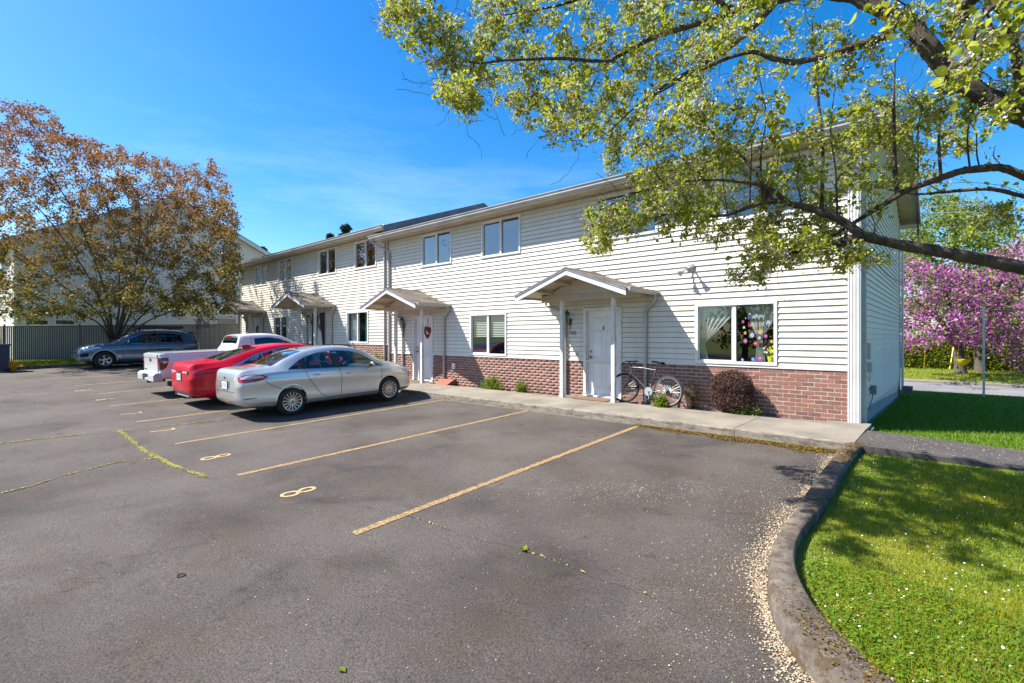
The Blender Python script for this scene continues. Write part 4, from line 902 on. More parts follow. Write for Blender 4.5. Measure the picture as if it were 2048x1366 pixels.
# ------------------------------------------------------------------ vehicles
def pchip(xs, ys, x):
    xs = np.array(xs, float); ys = np.array(ys, float); h = np.diff(xs); dl = np.diff(ys) / h; d = np.zeros(len(xs))
    for k in range(1, len(xs) - 1):
        if dl[k - 1] * dl[k] > 0: w1, w2 = 2 * h[k] + h[k - 1], h[k] + 2 * h[k - 1]; d[k] = (w1 + w2) / (w1 / dl[k - 1] + w2 / dl[k])
    d[0], d[-1] = dl[0], dl[-1]; x = np.clip(x, xs[0], xs[-1]); i = np.clip(np.searchsorted(xs, x) - 1, 0, len(h) - 1); t = (x - xs[i]) / h[i]
    return ys[i] * (1 + 2 * t) * (1 - t) ** 2 + d[i] * h[i] * t * (1 - t) ** 2 + ys[i + 1] * t * t * (3 - 2 * t) + d[i + 1] * h[i] * t * t * (t - 1)
class Car:
    def __init__(s, st):                                     # stations: y, zbot, zbelt, ztop, halfwidth, roof halfwidth, roof edge z
        s.st = np.array(st, float); s.L = s.st[-1, 0]
    def par(s, y): return [float(pchip(s.st[:, 0], s.st[:, k], y)) for k in range(1, 7)]
    def sect(s, y, inset=0.0):
        zb, zl, zt, w, rw, ze = s.par(y); h = zl - zb
        p = [(0, zb), (w * .80, zb), (w * .93, zb + .05 * h), (w * .988, zb + .19 * h), (w * .976, zb + .42 * h), (w * .984, zb + .60 * h), (w, zb + .76 * h), (w * .99, zb + .82 * h), (w * .965, zl - .02), (w * .945, zl),
             (w * .945 * .5 + rw * .5 + .012 * (ze - zl) * 8 * .12, (zl + ze) / 2), (rw, ze), (rw * .93, ze + (zt - ze) * .42), (rw * .75, ze + (zt - ze) * .75), (rw * .4, ze + (zt - ze) * .95), (0, zt)]
        p = np.array(p); d = np.r_[0, np.cumsum(np.linalg.norm(np.diff(p, axis=0), axis=1) + 1e-6)]; t = []
        for i in range(len(p) - 1): t += list(np.linspace(d[i], d[i + 1], 3)[:-1])
        t.append(d[-1]); q = np.c_[pchip(d, p[:, 0], np.array(t)), pchip(d, p[:, 1], np.array(t))]
        if inset: q[:, 0] = np.maximum(0, q[:, 0] - inset)
        return q
    def loft(s, ys):
        rows = []
        for y in ys:
            q = s.sect(y); r = [(-x, y, z) for x, z in q[::-1]][:-1] + [(x, y, z) for x, z in q][:-1]; rows.append(r)
        m = MB(); n = len(rows[0]); base = 0
        for r in rows: m.v += [tuple(map(float, p)) for p in r]
        for i in range(len(rows) - 1):
            for j in range(n): m.f.append((i * n + j, i * n + (j + 1) % n, (i + 1) * n + (j + 1) % n, (i + 1) * n + j))
        for i, rev in ((0, False), (len(rows) - 1, True)):                # domed end caps
            c = np.mean(np.array(rows[i]), 0); k = len(m.v); m.v.append(tuple(c))
            for j in range(n): f = (i * n + j, k, i * n + (j + 1) % n); m.f.append(f if rev else f[::-1])
        # orient outward
        return m
    def sx(s, y, z):
        q = s.sect(y); k = int(np.argmax(q[:, 0])); up = q[k:]; dn = q[:k + 1]
        return float(np.interp(z, up[:, 1], up[:, 0])) if z >= q[k, 1] else float(np.interp(z, dn[:, 1], dn[:, 0]))
    def tz(s, x, y):
        q = s.sect(y); k = int(np.argmax(q[:, 0])); up = q[k:][::-1]; return float(np.interp(abs(x), up[:, 0], up[:, 1]))
    def side(s, strip, side, off=.004, n=14, nz=4):          # patch on the flank; strip = (y, zlo, zhi)
        st = np.array(strip, float); rows = []
        for y in np.linspace(st[0, 0], st[-1, 0], n):
            a, b = np.interp(y, st[:, 0], st[:, 1]), np.interp(y, st[:, 0], st[:, 2])
            rows.append([(side * (s.sx(y, z) + off), y, z) for z in np.linspace(a, b, nz)])
        return MB().grid(rows)
    def top(s, yy, hw, off=.004, n=10, nx=9):                # patch on the upper surface; y range, half widths
        rows = []
        for k, y in enumerate(np.linspace(yy[0], yy[1], n)):
            w_ = np.interp(y, yy, hw); rows.append([(x, y, s.tz(x, y) + off) for x in np.linspace(-w_, w_, nx)])
        return MB().grid(rows)
    def seam(s, pts, side, w=.010, off=.0025):
        p = resamp(pts, 30); tg = unit(np.gradient(p, axis=0)); rows = []
        for (y, z), t in zip(p, tg):
            a = (y - t[1] * w / 2, z + t[0] * w / 2); b = (y + t[1] * w / 2, z - t[0] * w / 2)
            rows.append([(side * (s.sx(*a) + off), *a), (side * (s.sx(*b) + off), *b)])
        return MB().grid(rows)
def tmpobj(mb, mat):
    me = mb.mesh('tmp', mat); bm = bmesh.new(); bm.from_mesh(me); bmesh.ops.remove_doubles(bm, verts=bm.verts, dist=1e-5); bmesh.ops.recalc_face_normals(bm, faces=bm.faces); bm.to_mesh(me); bm.free()
    o = bpy.data.objects.new('tmp', me); col.objects.link(o); return o
def carve(body_mb, mat, cutters):
    b = tmpobj(body_mb, mat); cs = []
    for mb, cm in cutters:
        c = tmpobj(mb, cm); cs.append(c); md = b.modifiers.new('b', 'BOOLEAN'); md.operation = 'DIFFERENCE'; md.object = c; md.solver = 'EXACT'
        try: md.material_mode = 'TRANSFER'
        except Exception: pass
    dg = bpy.context.evaluated_depsgraph_get(); me = bpy.data.meshes.new_from_object(b.evaluated_get(dg))
    for o in cs + [b]: bpy.data.objects.remove(o)
    me.polygons.foreach_set('use_smooth', [True] * len(me.polygons)); me.set_sharp_from_angle(angle=math.radians(28)); return me
def wheel(root, x, y, r, rr, wd, side, spokes, smat='alloy', rot=0., double=False, steer=0.):
    m = MB(); h = wd / 2; prof = [(rr, -h * .8), (rr + .012, -h), (r * .90, -h * 1.02), (r * .975, -h * .85), (r, -h * .6), (r, h * .6), (r * .975, h * .85), (r * .90, h * 1.02), (rr + .012, h), (rr, h * .8)]
    ty = MB().lathe(prof, 40, (0, 0, 0), 0).build('wheel', 'rubber', root, 50); ty.location = (x, y, r); ty.rotation_euler = (0, 0, steer)
    o_ = side * h * .55
    rm = MB(); rm.lathe([(rr * 1.01, side * h * .98), (rr * .93, side * h * .9), (rr * .90, side * h * .3), (rr * .96, -side * h * .8)], 40, axis=0); ro = rm.build('rim', smat, ty, 40)
    MB().lathe([(0, side * h * .05), (rr * .93, side * h * .05)], 24, axis=0).build('brake', 'dark_metal', ty)
    sp = MB()
    for k in range(spokes):
        a = 2 * math.pi * k / spokes + rot
        for d in ((-.10, .10) if double else (0,)):
            a1 = a + d * .5; a2 = a + d * 1.5; wd0, wd1 = (.030, .022) if not double else (.022, .018)
            u1 = np.array([0, math.cos(a1), math.sin(a1)]); u2 = np.array([0, math.cos(a2), math.sin(a2)]); n1 = np.array([0, -math.sin(a1), math.cos(a1)])
            p, q = u1 * rr * .2, u2 * rr * .95; xo, xi = np.array([side * h * .86, 0, 0]), np.array([side * h * .45, 0, 0]); s_ = rr / .2
            if spokes >= 12: wd0, wd1 = .020, .014
            wa, wb = n1 * wd0 / 2 * s_, n1 * wd1 / 2 * s_ * 1.3
            sp.add([p - wa + xo * .9, p + wa + xo * .9, q + wb + xo, q - wb + xo, p - wa + xi, p + wa + xi, q + wb + xi, q - wb + xi], [(0, 1, 2, 3), (0, 4, 5, 1), (1, 5, 6, 2), (2, 6, 7, 3), (3, 7, 4, 0)])
    sp.build('spokes', smat, ty)
    MB().lathe([(0, side * h * .92), (rr * .14, side * h * .92), (rr * .27, side * h * .84), (rr * .27, side * h * .4)], 20, axis=0).build('hub', smat, ty, 40)
    MB().lathe([(0, side * h * .95), (rr * .10, side * h * .95), (rr * .11, side * h * .9)], 14, axis=0).build('hub_cap', 'dark_metal', ty)
    return ty
def seats(root, ys, zt, wx=.36):
    for y in ys:
        for sd_ in (-1, 1):
            m = MB(); rows = []
            for t in np.linspace(0, 1, 8):
                z = .45 + (zt - .22 - .45) * t; yy = y - .22 * t; w_ = .23 - .05 * t ** 3; rows.append([(sd_ * wx + w_ * math.cos(a), yy + .06 * math.sin(a), z) for a in np.linspace(0, 6.283, 13)])
            m.grid(rows); m.ball((sd_ * wx, y - .24, zt - .10), (.125, .055, .10), 12, 8); m.build('seat', 'seat_fabric', root, True)
def build_car(name, loc, rz, st, paint, spec, label, tilt=0.0):
    c = Car(st); root = empty(name, loc, rz, local=True, label=label, cat=spec['cat']); root.rotation_euler = (tilt, 0, rz); L_ = c.L
    ys = np.unique(np.r_[np.linspace(0, L_, 64), np.linspace(0, .4, 12), np.linspace(L_ - .4, L_, 12)])
    body = c.loft(ys); cut = []
    for (wy) in spec['axles']:
        for sd_ in (-1, 1): cut.append((MB().lathe([(0, 0), (spec['arch'], 0), (spec['arch'], .42), (0, .42)], 32, (sd_ * (spec['half'] + .1) - (.42 if sd_ > 0 else 0), wy, spec['r'] + .01), 0), 'gap'))
    for cc_ in spec.get('cuts', []): cut.append(cc_)
    if spec.get('cabin'):
        y0, y1, zf = spec['cabin']; m = MB(); rows = []
        for y in np.linspace(y0, y1, 22):
            zb, zl, zt, w_, rw, ze = c.par(y); zt2, ze2 = max(zt - .06, zf + .06), max(ze - .05, zf + .03)
            rows.append([(-(w_ - .09), y, zf), (w_ - .09, y, zf), (w_ * .945 - .07, y, max(zf + .02, min(zl, ze2 - .005))), (rw - .05, y, ze2), (0, y, zt2), (-(rw - .05), y, ze2), (-(w_ * .945 - .07), y, max(zf + .02, min(zl, ze2 - .005)))])
        n = 7
        for r in rows: m.v += [tuple(map(float, p)) for p in r]
        for i in range(len(rows) - 1):
            for j in range(n): m.f.append((i * n + j, i * n + (j + 1) % n, (i + 1) * n + (j + 1) % n, (i + 1) * n + j))
        m.f.append(tuple(range(n))); m.f.append(tuple(range((len(rows) - 1) * n, len(rows) * n))[::-1]); cut.append((m, 'cabin'))
        for wdw in spec['side_windows']:
            a = np.array(wdw, float); yy = np.linspace(a[0, 0], a[-1, 0], 10); lo = np.interp(yy, a[:, 0], a[:, 1]); hi = np.interp(yy, a[:, 0], a[:, 2])
            poly = [(y, z) for y, z in zip(yy, lo)] + [(y, z) for y, z in zip(yy[::-1], hi[::-1])]
            pp = [poly[0]]
            for p in poly[1:]:
                if np.hypot(p[0] - pp[-1][0], p[1] - pp[-1][1]) > 1e-3: pp.append(p)
            cut.append((MB().prism(pp, 0, -1.3, 1.3), 'black_plastic'))
        for (yy, hw, zmin) in spec['top_windows']:
            cut.append((MB().prism([(-hw[0], yy[0]), (hw[0], yy[0]), (hw[1], yy[1]), (-hw[1], yy[1])], 2, zmin, 2.5), 'black_plastic'))
    me = carve(body, paint, cut); bo = link(me, 'body', root)
    if spec.get('cabin'):
        for wdw in spec['side_windows']:
            for sd_ in (-1, 1): c.side(wdw, sd_, -.004, 16, 5).build('window', spec['glass'], root, True)
        for k, (yy, hw, zmin) in enumerate(spec['top_windows']): c.top(yy, hw, -.003, 12, 11).build('rear_window' if k == 0 else 'windscreen', spec.get('rglass', spec['glass']), root, True)
        for pl_ in spec.get('pillars', []):
            for sd_ in (-1, 1): c.side(pl_, sd_, .002, 5, 6).build('pillar_trim', 'black_plastic', root, True)
        seats(root, spec.get('seats', []), spec.get('seat_top', 1.2), spec.get('seat_x', .36))
    for side_, pts in spec.get('seams', []):
        for sd_ in ((-1, 1) if side_ == 0 else (side_,)): c.seam(pts, sd_).build('door_seam', 'gap', root)
    for (y, z, ln) in spec.get('handles', []):
        for sd_ in (-1, 1): MB().ball((sd_ * (c.sx(y, z) + .012), y, z), (.016, ln / 2, .018), 10, 6).build('door_handle', spec.get('handle_mat', paint), root, True)
    for wy, stt in zip(spec['axles'], spec.get('steer', (0, 0))):
        for sd_ in (-1, 1): wheel(root, sd_ * (spec['half'] - spec['tw'] / 2 - .02), wy, spec['r'], spec['rr'], spec['tw'], sd_, spec['spokes'], spec.get('rim_mat', 'alloy'), .1, spec.get('double', False), stt)
    for wy in spec['axles']:
        for sd_ in (-1, 1):
            rows = []; ar = spec['arch']; z0 = spec['r'] + .01
            for a in np.linspace(-.25, math.pi + .25, 28):
                rows.append([(sd_ * (c.sx(float(np.clip(wy + q_ * math.cos(a), .02, c.L - .02)), max(.2, z0 + q_ * math.sin(a))) + o_), wy + q_ * math.cos(a), max(.2, z0 + q_ * math.sin(a))) for q_, o_ in ((ar - .012, -.03), (ar - .008, .004), (ar + .004, .008), (ar + .03, .001))])
            MB().grid(rows).build('wheel_arch', spec.get('arch_mat', paint), root, 50)
    MB().box(-spec['half'] * .72, spec['half'] * .72, .5, L_ - .5, .17, .3).build('underbody', 'gap', root)
    return c, root
def rear_patch(root, name, mat, pts, y, th=.012):           # flat polygon on the rear face
    return MB().prism(pts, 1, y - th, y + .02).build(name, mat, root)
def plate(root, x, y, z):
    p = MB().box(x - .155, x + .155, y - .012, y, z - .078, z + .078).build('number_plate', 'plate', root)
    MB().box(x - .165, x + .165, y - .008, y + .004, z - .088, z + .088).build('plate_frame', 'black_plastic', p)
    m = MB(); x0 = x - .12
    for k in range(7):                                       # too small to read in the photograph: dark strokes only
        if k != 3: m.box(x0 + k * .035, x0 + k * .035 + .006, y - .0135, y - .012, z - .035, z + .035); m.box(x0 + k * .035, x0 + k * .035 + .022, y - .0135, y - .012, z + (.028 if k % 2 else -.035), z + (.035 if k % 2 else -.028))
    m.build('plate_marks', 'plate_text', p)
    return p
def mirror(root, c, y, z, paint, sz=1.0):
    for sd_ in (-1, 1):
        x = c.sx(y, z); m = MB(); m.ball((sd_ * (x + .10), y, z + .03), (.095 * sz, .055, .065 * sz), 12, 8); m.tube([(sd_ * (x - .02), y, z - .03), (sd_ * (x + .06), y, z)], .022, 6); m.build('wing_mirror', paint, root, True)
        MB().ball((sd_ * (x + .10), y - .04, z + .03), (.08 * sz, .022, .052 * sz), 10, 6).build('mirror_glass', 'gap', root, True)
# --- silver sedan
ST = [(0, .44, .74, .86, .58, .50, .84), (.03, .37, .80, .965, .68, .585, .945), (.10, .30, .88, 1.045, .765, .635, 1.02), (.25, .26, .93, 1.07, .815, .655, 1.045), (.60, .23, .965, 1.085, .845, .655, 1.055), (.72, .22, .97, 1.11, .85, .64, 1.075),
      (1.0, .20, .975, 1.245, .858, .60, 1.20), (1.4, .19, .97, 1.385, .861, .575, 1.335), (1.8, .19, .955, 1.452, .861, .568, 1.395), (2.2, .19, .94, 1.472, .861, .57, 1.41), (2.6, .19, .925, 1.448, .861, .582, 1.38), (3.0, .19, .91, 1.33, .86, .605, 1.27),
      (3.35, .19, .90, 1.13, .852, .65, 1.085), (3.5, .195, .895, 1.045, .85, .69, 1.005), (3.8, .2, .86, .985, .835, .70, .94), (4.1, .22, .79, .90, .79, .655, .855), (4.3, .27, .67, .77, .69, .56, .73), (4.41, .36, .54, .60, .50, .42, .575)]
spec = dict(cat='car', half=.86, axles=(1.06, 3.55), r=.302, rr=.212, tw=.195, arch=.338, spokes=15, glass='car_glass', cabin=(.80, 3.42, .52), seats=(1.75, 2.62), seat_top=1.24,
    side_windows=[[(1.00, 1.0, 1.005), (1.2, .992, 1.125), (1.31, .988, 1.185)], [(1.42, .985, 1.235), (1.7, .975, 1.318), (2.10, .962, 1.352)], [(2.22, .958, 1.354), (2.55, .95, 1.325), (2.85, .942, 1.235), (3.1, .937, 1.09), (3.26, .935, .965)]],
    top_windows=[((.70, 1.42), (.60, .51), .9), ((2.62, 3.42), (.53, .62), .9)],
    seams=[(0, [(1.38, 1.2), (1.36, .97), (1.42, .80), (1.62, .52), (1.78, .34), (1.9, .30)]), (0, [(2.16, 1.36), (2.17, .94), (2.23, .75), (2.21, .30)]), (0, [(3.33, .92), (3.33, .7), (3.27, .34), (3.2, .30)]), (0, [(1.9, .30), (2.6, .295), (3.2, .30)]), (0, [(.50, .80), (.62, .70), (.83, .60), (.98, .56)])],
    handles=[(1.62, .845, .19), (2.42, .815, .19)], pillars=[[(2.10, .962, 1.352), (2.22, .958, 1.354)], [(1.31, .988, 1.185), (1.42, .985, 1.235)], [(3.26, .935, .965), (3.42, .93, .935)]])
GY = lambda X, Y: float(zlot(X, Y))
yc = -6.56; tl = math.atan2(GY(-11.58, yc + 3.55) - GY(-11.58, yc + 1.06), 2.49)
c, r = build_car('silver_sedan', (-11.58, yc, GY(-11.58, yc)), 0, ST, 'paint_silver', spec, 'silver four-door sedan parked nearest the camera', tl)
for sd_ in (-1, 1):
    c.side([(.035, .80, .90), (.12, .785, .945), (.3, .80, .955), (.47, .83, .93), (.56, .868, .885)], sd_, .008, 22, 6).build('tail_lamp', 'tail_red', r, True)
    c.side([(.06, .865, .895), (.15, .862, .93), (.3, .868, .938), (.42, .872, .915), (.48, .876, .885)], sd_, .0125, 18, 4).build('lamp_lens', 'lamp_clear', r, True)
    c.side([(.10, .445, .468), (.20, .442, .468), (.34, .452, .462)], sd_, .006, 8, 2).build('reflector', 'tail_dark', r)
    c.side([(3.86, .80, .86), (4.05, .74, .83), (4.25, .66, .74)], sd_, .006, 12, 4).build('headlamp', 'lamp_clear', r, True)
plate(r, 0, -.004, .715)
for sd_ in (-1, 1):
    c.side([(1.0, .985, .995), (1.4, .968, .978), (2.2, .944, .954), (3.3, .918, .928)], sd_, .004, 30, 2).build('window_trim', 'chrome', r)
    c.side([(1.45, .205, .235), (3.15, .205, .235)], sd_, .004, 20, 2).build('sill_trim', 'black_plastic', r)
    c.side([(.05, .30, .36), (.3, .27, .34), (.66, .24, .30)], sd_, .003, 10, 3).build('bumper_trim', 'trim_gray', r, True)
MB().ball((0, -.006, .875), (.055, .008, .022), 14, 6).build('badge', 'badge_blue', r); MB().box(-.50, .50, -.008, .01, .585, .592).build('boot_seam', 'gap', r)
MB().box(-.30, .30, .0, .02, .635, .80).build('plate_recess', 'paint_silver', r)
o = link(text_mesh('Fiesta', .07, 'chrome', 'boot_lettering', .002), 'boot_lettering', r); o.location = (.42, .012, .66); o.rotation_euler = (math.pi / 2, 0, 0)
MB().tube([(0, 1.55, 1.425), (0, 1.42, 1.55)], [.006, .003], 5).ball((0, 1.57, 1.425), (.03, .05, .015), 8, 4).build('aerial', 'black_plastic', r)
mirror(r, c, 3.02, .945, 'paint_silver'); MB().tube([(-.3, 2.95, .92), (-.3, 2.9, .96)], .17, 18, False).build('steering_wheel', 'cabin', r)
MB().box(-.7, .7, 2.95, 3.35, .8, .93).build('dashboard', 'cabin', r)
# --- red sedan
ST = [(0, .40, .72, .88, .66, .56, .86), (.04, .33, .80, 1.00, .76, .66, .98), (.12, .28, .88, 1.065, .845, .72, 1.04), (.35, .24, .94, 1.085, .895, .74, 1.06), (.62, .22, .96, 1.105, .915, .73, 1.075), (.9, .20, .965, 1.18, .925, .70, 1.14), (1.3, .18, .96, 1.31, .93, .64, 1.26),
      (1.8, .17, .945, 1.415, .93, .61, 1.355), (2.3, .17, .93, 1.452, .93, .60, 1.39), (2.8, .17, .915, 1.43, .93, .61, 1.365), (3.2, .17, .905, 1.33, .93, .64, 1.27), (3.6, .17, .895, 1.12, .925, .70, 1.08), (3.8, .18, .88, 1.02, .92, .74, .98), (4.2, .19, .83, .95, .895, .74, .91), (4.6, .21, .76, .87, .83, .68, .83), (4.85, .26, .62, .72, .70, .56, .69), (4.95, .36, .5, .56, .5, .42, .54)]
spec = dict(cat='car', half=.93, axles=(1.12, 3.95), r=.33, rr=.235, tw=.225, arch=.375, spokes=5, double=True, glass='car_glass', cabin=(.95, 3.6, .5), seats=(1.95, 2.85), seat_top=1.2, rim_mat='alloy',
    side_windows=[[(1.05, 1.0, 1.01), (1.4, .985, 1.17), (1.7, .975, 1.25)], [(1.8, .972, 1.27), (2.1, .962, 1.32), (2.35, .955, 1.335)], [(2.46, .95, 1.335), (2.85, .94, 1.30), (3.2, .93, 1.19), (3.5, .925, 1.0)]],
    top_windows=[((.68, 1.62), (.70, .55), .95), ((2.85, 3.62), (.56, .68), .9)], seams=[(0, [(2.4, 1.3), (2.41, .93), (2.45, .3)])], handles=[(1.85, .84, .2), (2.7, .82, .2)])
yc = -6.80; tl = math.atan2(GY(-13.92, yc + 3.95) - GY(-13.92, yc + 1.12), 2.83)
c, r = build_car('red_sedan', (-13.92, yc, GY(-13.92, yc)), 0, ST, 'paint_red', spec, 'glossy red four-door sedan between the silver car and the white pickup', tl)
for sd_ in (-1, 1):
    c.side([(.045, .845, .885), (.15, .84, .905), (.38, .86, .90), (.52, .875, .885)], sd_, .008, 18, 4).build('tail_lamp', 'tail_red', r, True)
    rear_patch(r, 'tail_lamp', 'lamp_clear', [(sd_ * .24, .825), (sd_ * .60, .83), (sd_ * .63, .88), (sd_ * .30, .872)], .004)
    c.side([(.13, .52, .535), (.3, .55, .56)], sd_, .006, 6, 2).build('reflector', 'tail_red', r)
    c.side([(.9, .94, .985), (1.05, .96, 1.01), (1.5, 1.19, 1.215), (2.2, 1.335, 1.35), (2.8, 1.32, 1.335), (3.3, 1.14, 1.155)], sd_, .004, 26, 2).build('window_trim', 'chrome', r)
rear_patch(r, 'lamp_bar', 'smoke_lamp', [(-.60, .83), (.60, .83), (.64, .885), (-.64, .885)], .012)
plate(r, 0, -.006, .73); MB().tube([(-.03, -.01, .835), (-.03, -.01, .885)], .006, 5).tube([(.03, -.01, .835), (.03, -.01, .885)], .006, 5).tube([(-.03, -.01, .86), (.03, -.01, .86)], .006, 5).build('badge', 'chrome', r)
o = link(text_mesh('A C C O R D', .05, 'chrome', 'boot_lettering', .002), 'boot_lettering', r); o.location = (0, .03, .955); o.rotation_euler = (math.pi / 2 - .5, 0, 0)
MB().prism([(-.66, .335), (.66, .335), (.72, .25), (-.72, .25)], 1, .07, .3).build('rear_diffuser', 'black_plastic', r); MB().prism([(-.5, .305), (.5, .305), (.46, .265), (-.46, .265)], 1, .06, .1).build('diffuser_trim', 'trim_gray', r)
MB().prism([(1.42, 1.36), (1.68, 1.405), (1.68, 1.38), (1.42, 1.33)], 0, -.035, .035).ball((0, 1.52, 1.40), (.035, .13, .045), 10, 6).build('roof_fin', 'paint_red', r, True)
mirror(r, c, 3.3, .96, 'paint_red')
# --- white pickup
ST = [(0, .55, 1.16, 1.24, .86, .82, 1.23), (.02, .52, 1.18, 1.26, .89, .84, 1.25), (.10, .50, 1.185, 1.265, .905, .845, 1.255), (1.94, .48, 1.18, 1.26, .915, .85, 1.25), (1.97, .48, 1.16, 1.28, .915, .80, 1.26), (1.99, .46, 1.16, 1.60, .915, .70, 1.52), (2.03, .45, 1.16, 1.70, .915, .665, 1.64), (2.3, .44, 1.155, 1.755, .915, .645, 1.69), (2.8, .43, 1.15, 1.765, .915, .64, 1.70), (3.2, .43, 1.14, 1.72, .915, .655, 1.655),
      (3.6, .43, 1.13, 1.52, .915, .69, 1.455), (3.95, .43, 1.12, 1.27, .91, .74, 1.225), (4.1, .43, 1.11, 1.20, .905, .77, 1.165), (4.6, .44, 1.07, 1.14, .89, .77, 1.11), (5.0, .46, 1.0, 1.06, .85, .74, 1.03), (5.2, .5, .88, .95, .74, .62, .93)]
ST = [(a, b * .95, c_ * .925, d_ * .925 + (.03 if d_ > 1.5 else 0), e_, f_, g_ * .925 + (.03 if d_ > 1.5 else 0)) for a, b, c_, d_, e_, f_, g_ in ST]
bed = [(MB().box(-.76, .76, .09, 1.90, .62, 2.2), 'paint_white')]
spec = dict(cat='pickup truck', half=.915, axles=(1.15, 4.35), r=.36, rr=.215, tw=.245, arch=.43, spokes=6, glass='dark_glass', rglass='car_glass', cabin=(2.04, 3.9, .7), seats=(2.95,), seat_top=1.4, seat_x=.4,
    side_windows=[[(2.45, 1.13, 1.505), (2.9, 1.12, 1.53), (3.25, 1.115, 1.46), (3.6, 1.11, 1.31), (3.8, 1.11, 1.15)]], top_windows=[((1.985, 2.045), (.60, .57), 1.18), ((3.2, 3.92), (.60, .68), 1.07)], cuts=bed, seams=[(0, [(2.38, 1.62), (2.36, 1.1), (2.36, .5)])], handles=[(2.5, .98, .18)])
yc = -6.77; X_ = -16.62; tl = math.atan2(GY(X_, yc + 4.35) - GY(X_, yc + 1.15), 3.2)
c, r = build_car('pickup_truck', (X_, yc, GY(X_, yc)), 0, ST, 'paint_white', spec, 'white pickup truck with an open bed', tl)
for sd_ in (-1, 1):
    m = MB(); rows = []
    for z, w_ in ((.74, .06), (.80, .13), (.88, .17), (.97, .19), (1.035, .19), (1.06, .17)):
        rows.append([(sd_ * .72, -.016, z), (sd_ * .80, -.020, z), (sd_ * .862, -.008, z), (sd_ * (c.sx(.04, z) + .008), .03, z), (sd_ * (c.sx(w_, z) + .006), w_, z)])
    m.grid(rows); m.build('tail_lamp', 'tail_dark', r, 40)
    MB().box(min(sd_ * .745, sd_ * .85), max(sd_ * .745, sd_ * .85), -.026, -.015, .93, 1.02).build('brake_lens', 'tail_red', r)
    MB().box(min(sd_ * .78, sd_ * .86), max(sd_ * .78, sd_ * .86), .1, 1.92, 1.160, 1.178).build('bed_rail', 'paint_white', r)
tg = MB().box(-.70, .70, -.024, .03, .66, 1.152).build('tailgate', 'paint_white', r); MB().box(-.70, .70, -.034, -.024, 1.06, 1.142).build('tailgate_lip', 'paint_white', tg)
MB().box(-.10, .10, -.032, -.022, .95, 1.03).build('tailgate_handle', 'black_plastic', tg); MB().box(-.66, -.40, -.028, -.023, .70, .73).build('maker_lettering', 'number_black', tg)
bp = MB(); bp.prism([(-.16, .44), (-.16, .60), (-.10, .655), (.05, .655), (.05, .44)], 0, -.86, -.30); bp.prism([(-.16, .44), (-.16, .60), (-.10, .655), (.05, .655), (.05, .44)], 0, .30, .86); bp.prism([(-.12, .44), (-.12, .50), (.05, .50), (.05, .44)], 0, -.30, .30); bp.prism([(-.14, .62), (-.10, .655), (.05, .655), (.05, .62)], 0, -.30, .30)
bp.build('rear_bumper', 'trim_gray', r); plate(r, 0, -.06, .56); MB().box(-.05, .05, -.12, .3, .36, .43).tube([(0, -.1, .43), (0, -.1, .47)], .02, 8).build('tow_hitch', 'black_plastic', r)
MB().box(-.16, .16, 1.975, 2.005, 1.555, 1.595).build('brake_light', 'tail_red', r); MB().box(-.12, .1, 2.06, 2.1, 1.2, 1.37).build('window_sticker', 'plate', r)
mirror(r, c, 3.7, 1.13, 'paint_white', 1.2)
# --- grey SUV, nose to the left
ST = [(0, .50, .86, 1.0, .70, .60, .98), (.05, .42, .96, 1.18, .80, .66, 1.14), (.14, .34, 1.03, 1.36, .865, .66, 1.31), (.30, .30, 1.06, 1.50, .90, .645, 1.44), (.6, .27, 1.06, 1.585, .92, .64, 1.515), (1.2, .24, 1.045, 1.635, .927, .64, 1.56), (1.8, .23, 1.03, 1.64, .927, .645, 1.565), (2.3, .23, 1.015, 1.60, .927, .655, 1.53), (2.7, .23, 1.005, 1.48, .925, .68, 1.42), (3.05, .23, .995, 1.26, .92, .72, 1.21), (3.25, .24, .985, 1.12, .915, .76, 1.085), (3.6, .25, .965, 1.07, .90, .76, 1.03), (4.0, .27, .91, 1.0, .86, .72, .97), (4.3, .30, .80, .89, .77, .64, .86), (4.42, .34, .68, .76, .66, .55, .74), (4.48, .42, .58, .62, .52, .44, .61)]
spec = dict(cat='car', half=.927, axles=(.92, 3.59), r=.345, rr=.225, tw=.225, arch=.41, spokes=5, double=True, glass='dark_glass', cabin=(.45, 3.1, .55), seats=(1.5, 2.4), seat_top=1.35,
    side_windows=[[(.72, 1.115, 1.40), (.85, 1.105, 1.455), (1.2, 1.095, 1.49), (1.62, 1.085, 1.50)], [(1.72, 1.08, 1.50), (2.1, 1.07, 1.475), (2.45, 1.06, 1.375), (2.75, 1.05, 1.21), (2.92, 1.045, 1.08)]], top_windows=[((.16, .34), (.66, .62), 1.1), ((2.3, 3.12), (.58, .68), 1.0)],
    seams=[(0, [(1.67, 1.5), (1.67, 1.05), (1.68, .35)]), (0, [(.68, 1.4), (.70, 1.05), (.95, .78), (1.25, .45), (1.3, .36)]), (0, [(2.98, 1.05), (3.0, .75), (2.95, .36)])], handles=[(.95, .955, .2), (1.95, .93, .2)], steer=(0, .12), arch_mat='trim_gray', pillars=[[(1.62, 1.085, 1.50), (1.72, 1.08, 1.50)]])
X_, Yf = -27.72, -7.15; zg = GY(X_, -5.2)
c, r = build_car('grey_suv', (X_, Yf + 4.48, zg - .03), math.pi, ST, 'paint_gray', spec, 'blue-grey SUV with a roof rack parked under the brown-leaved tree')
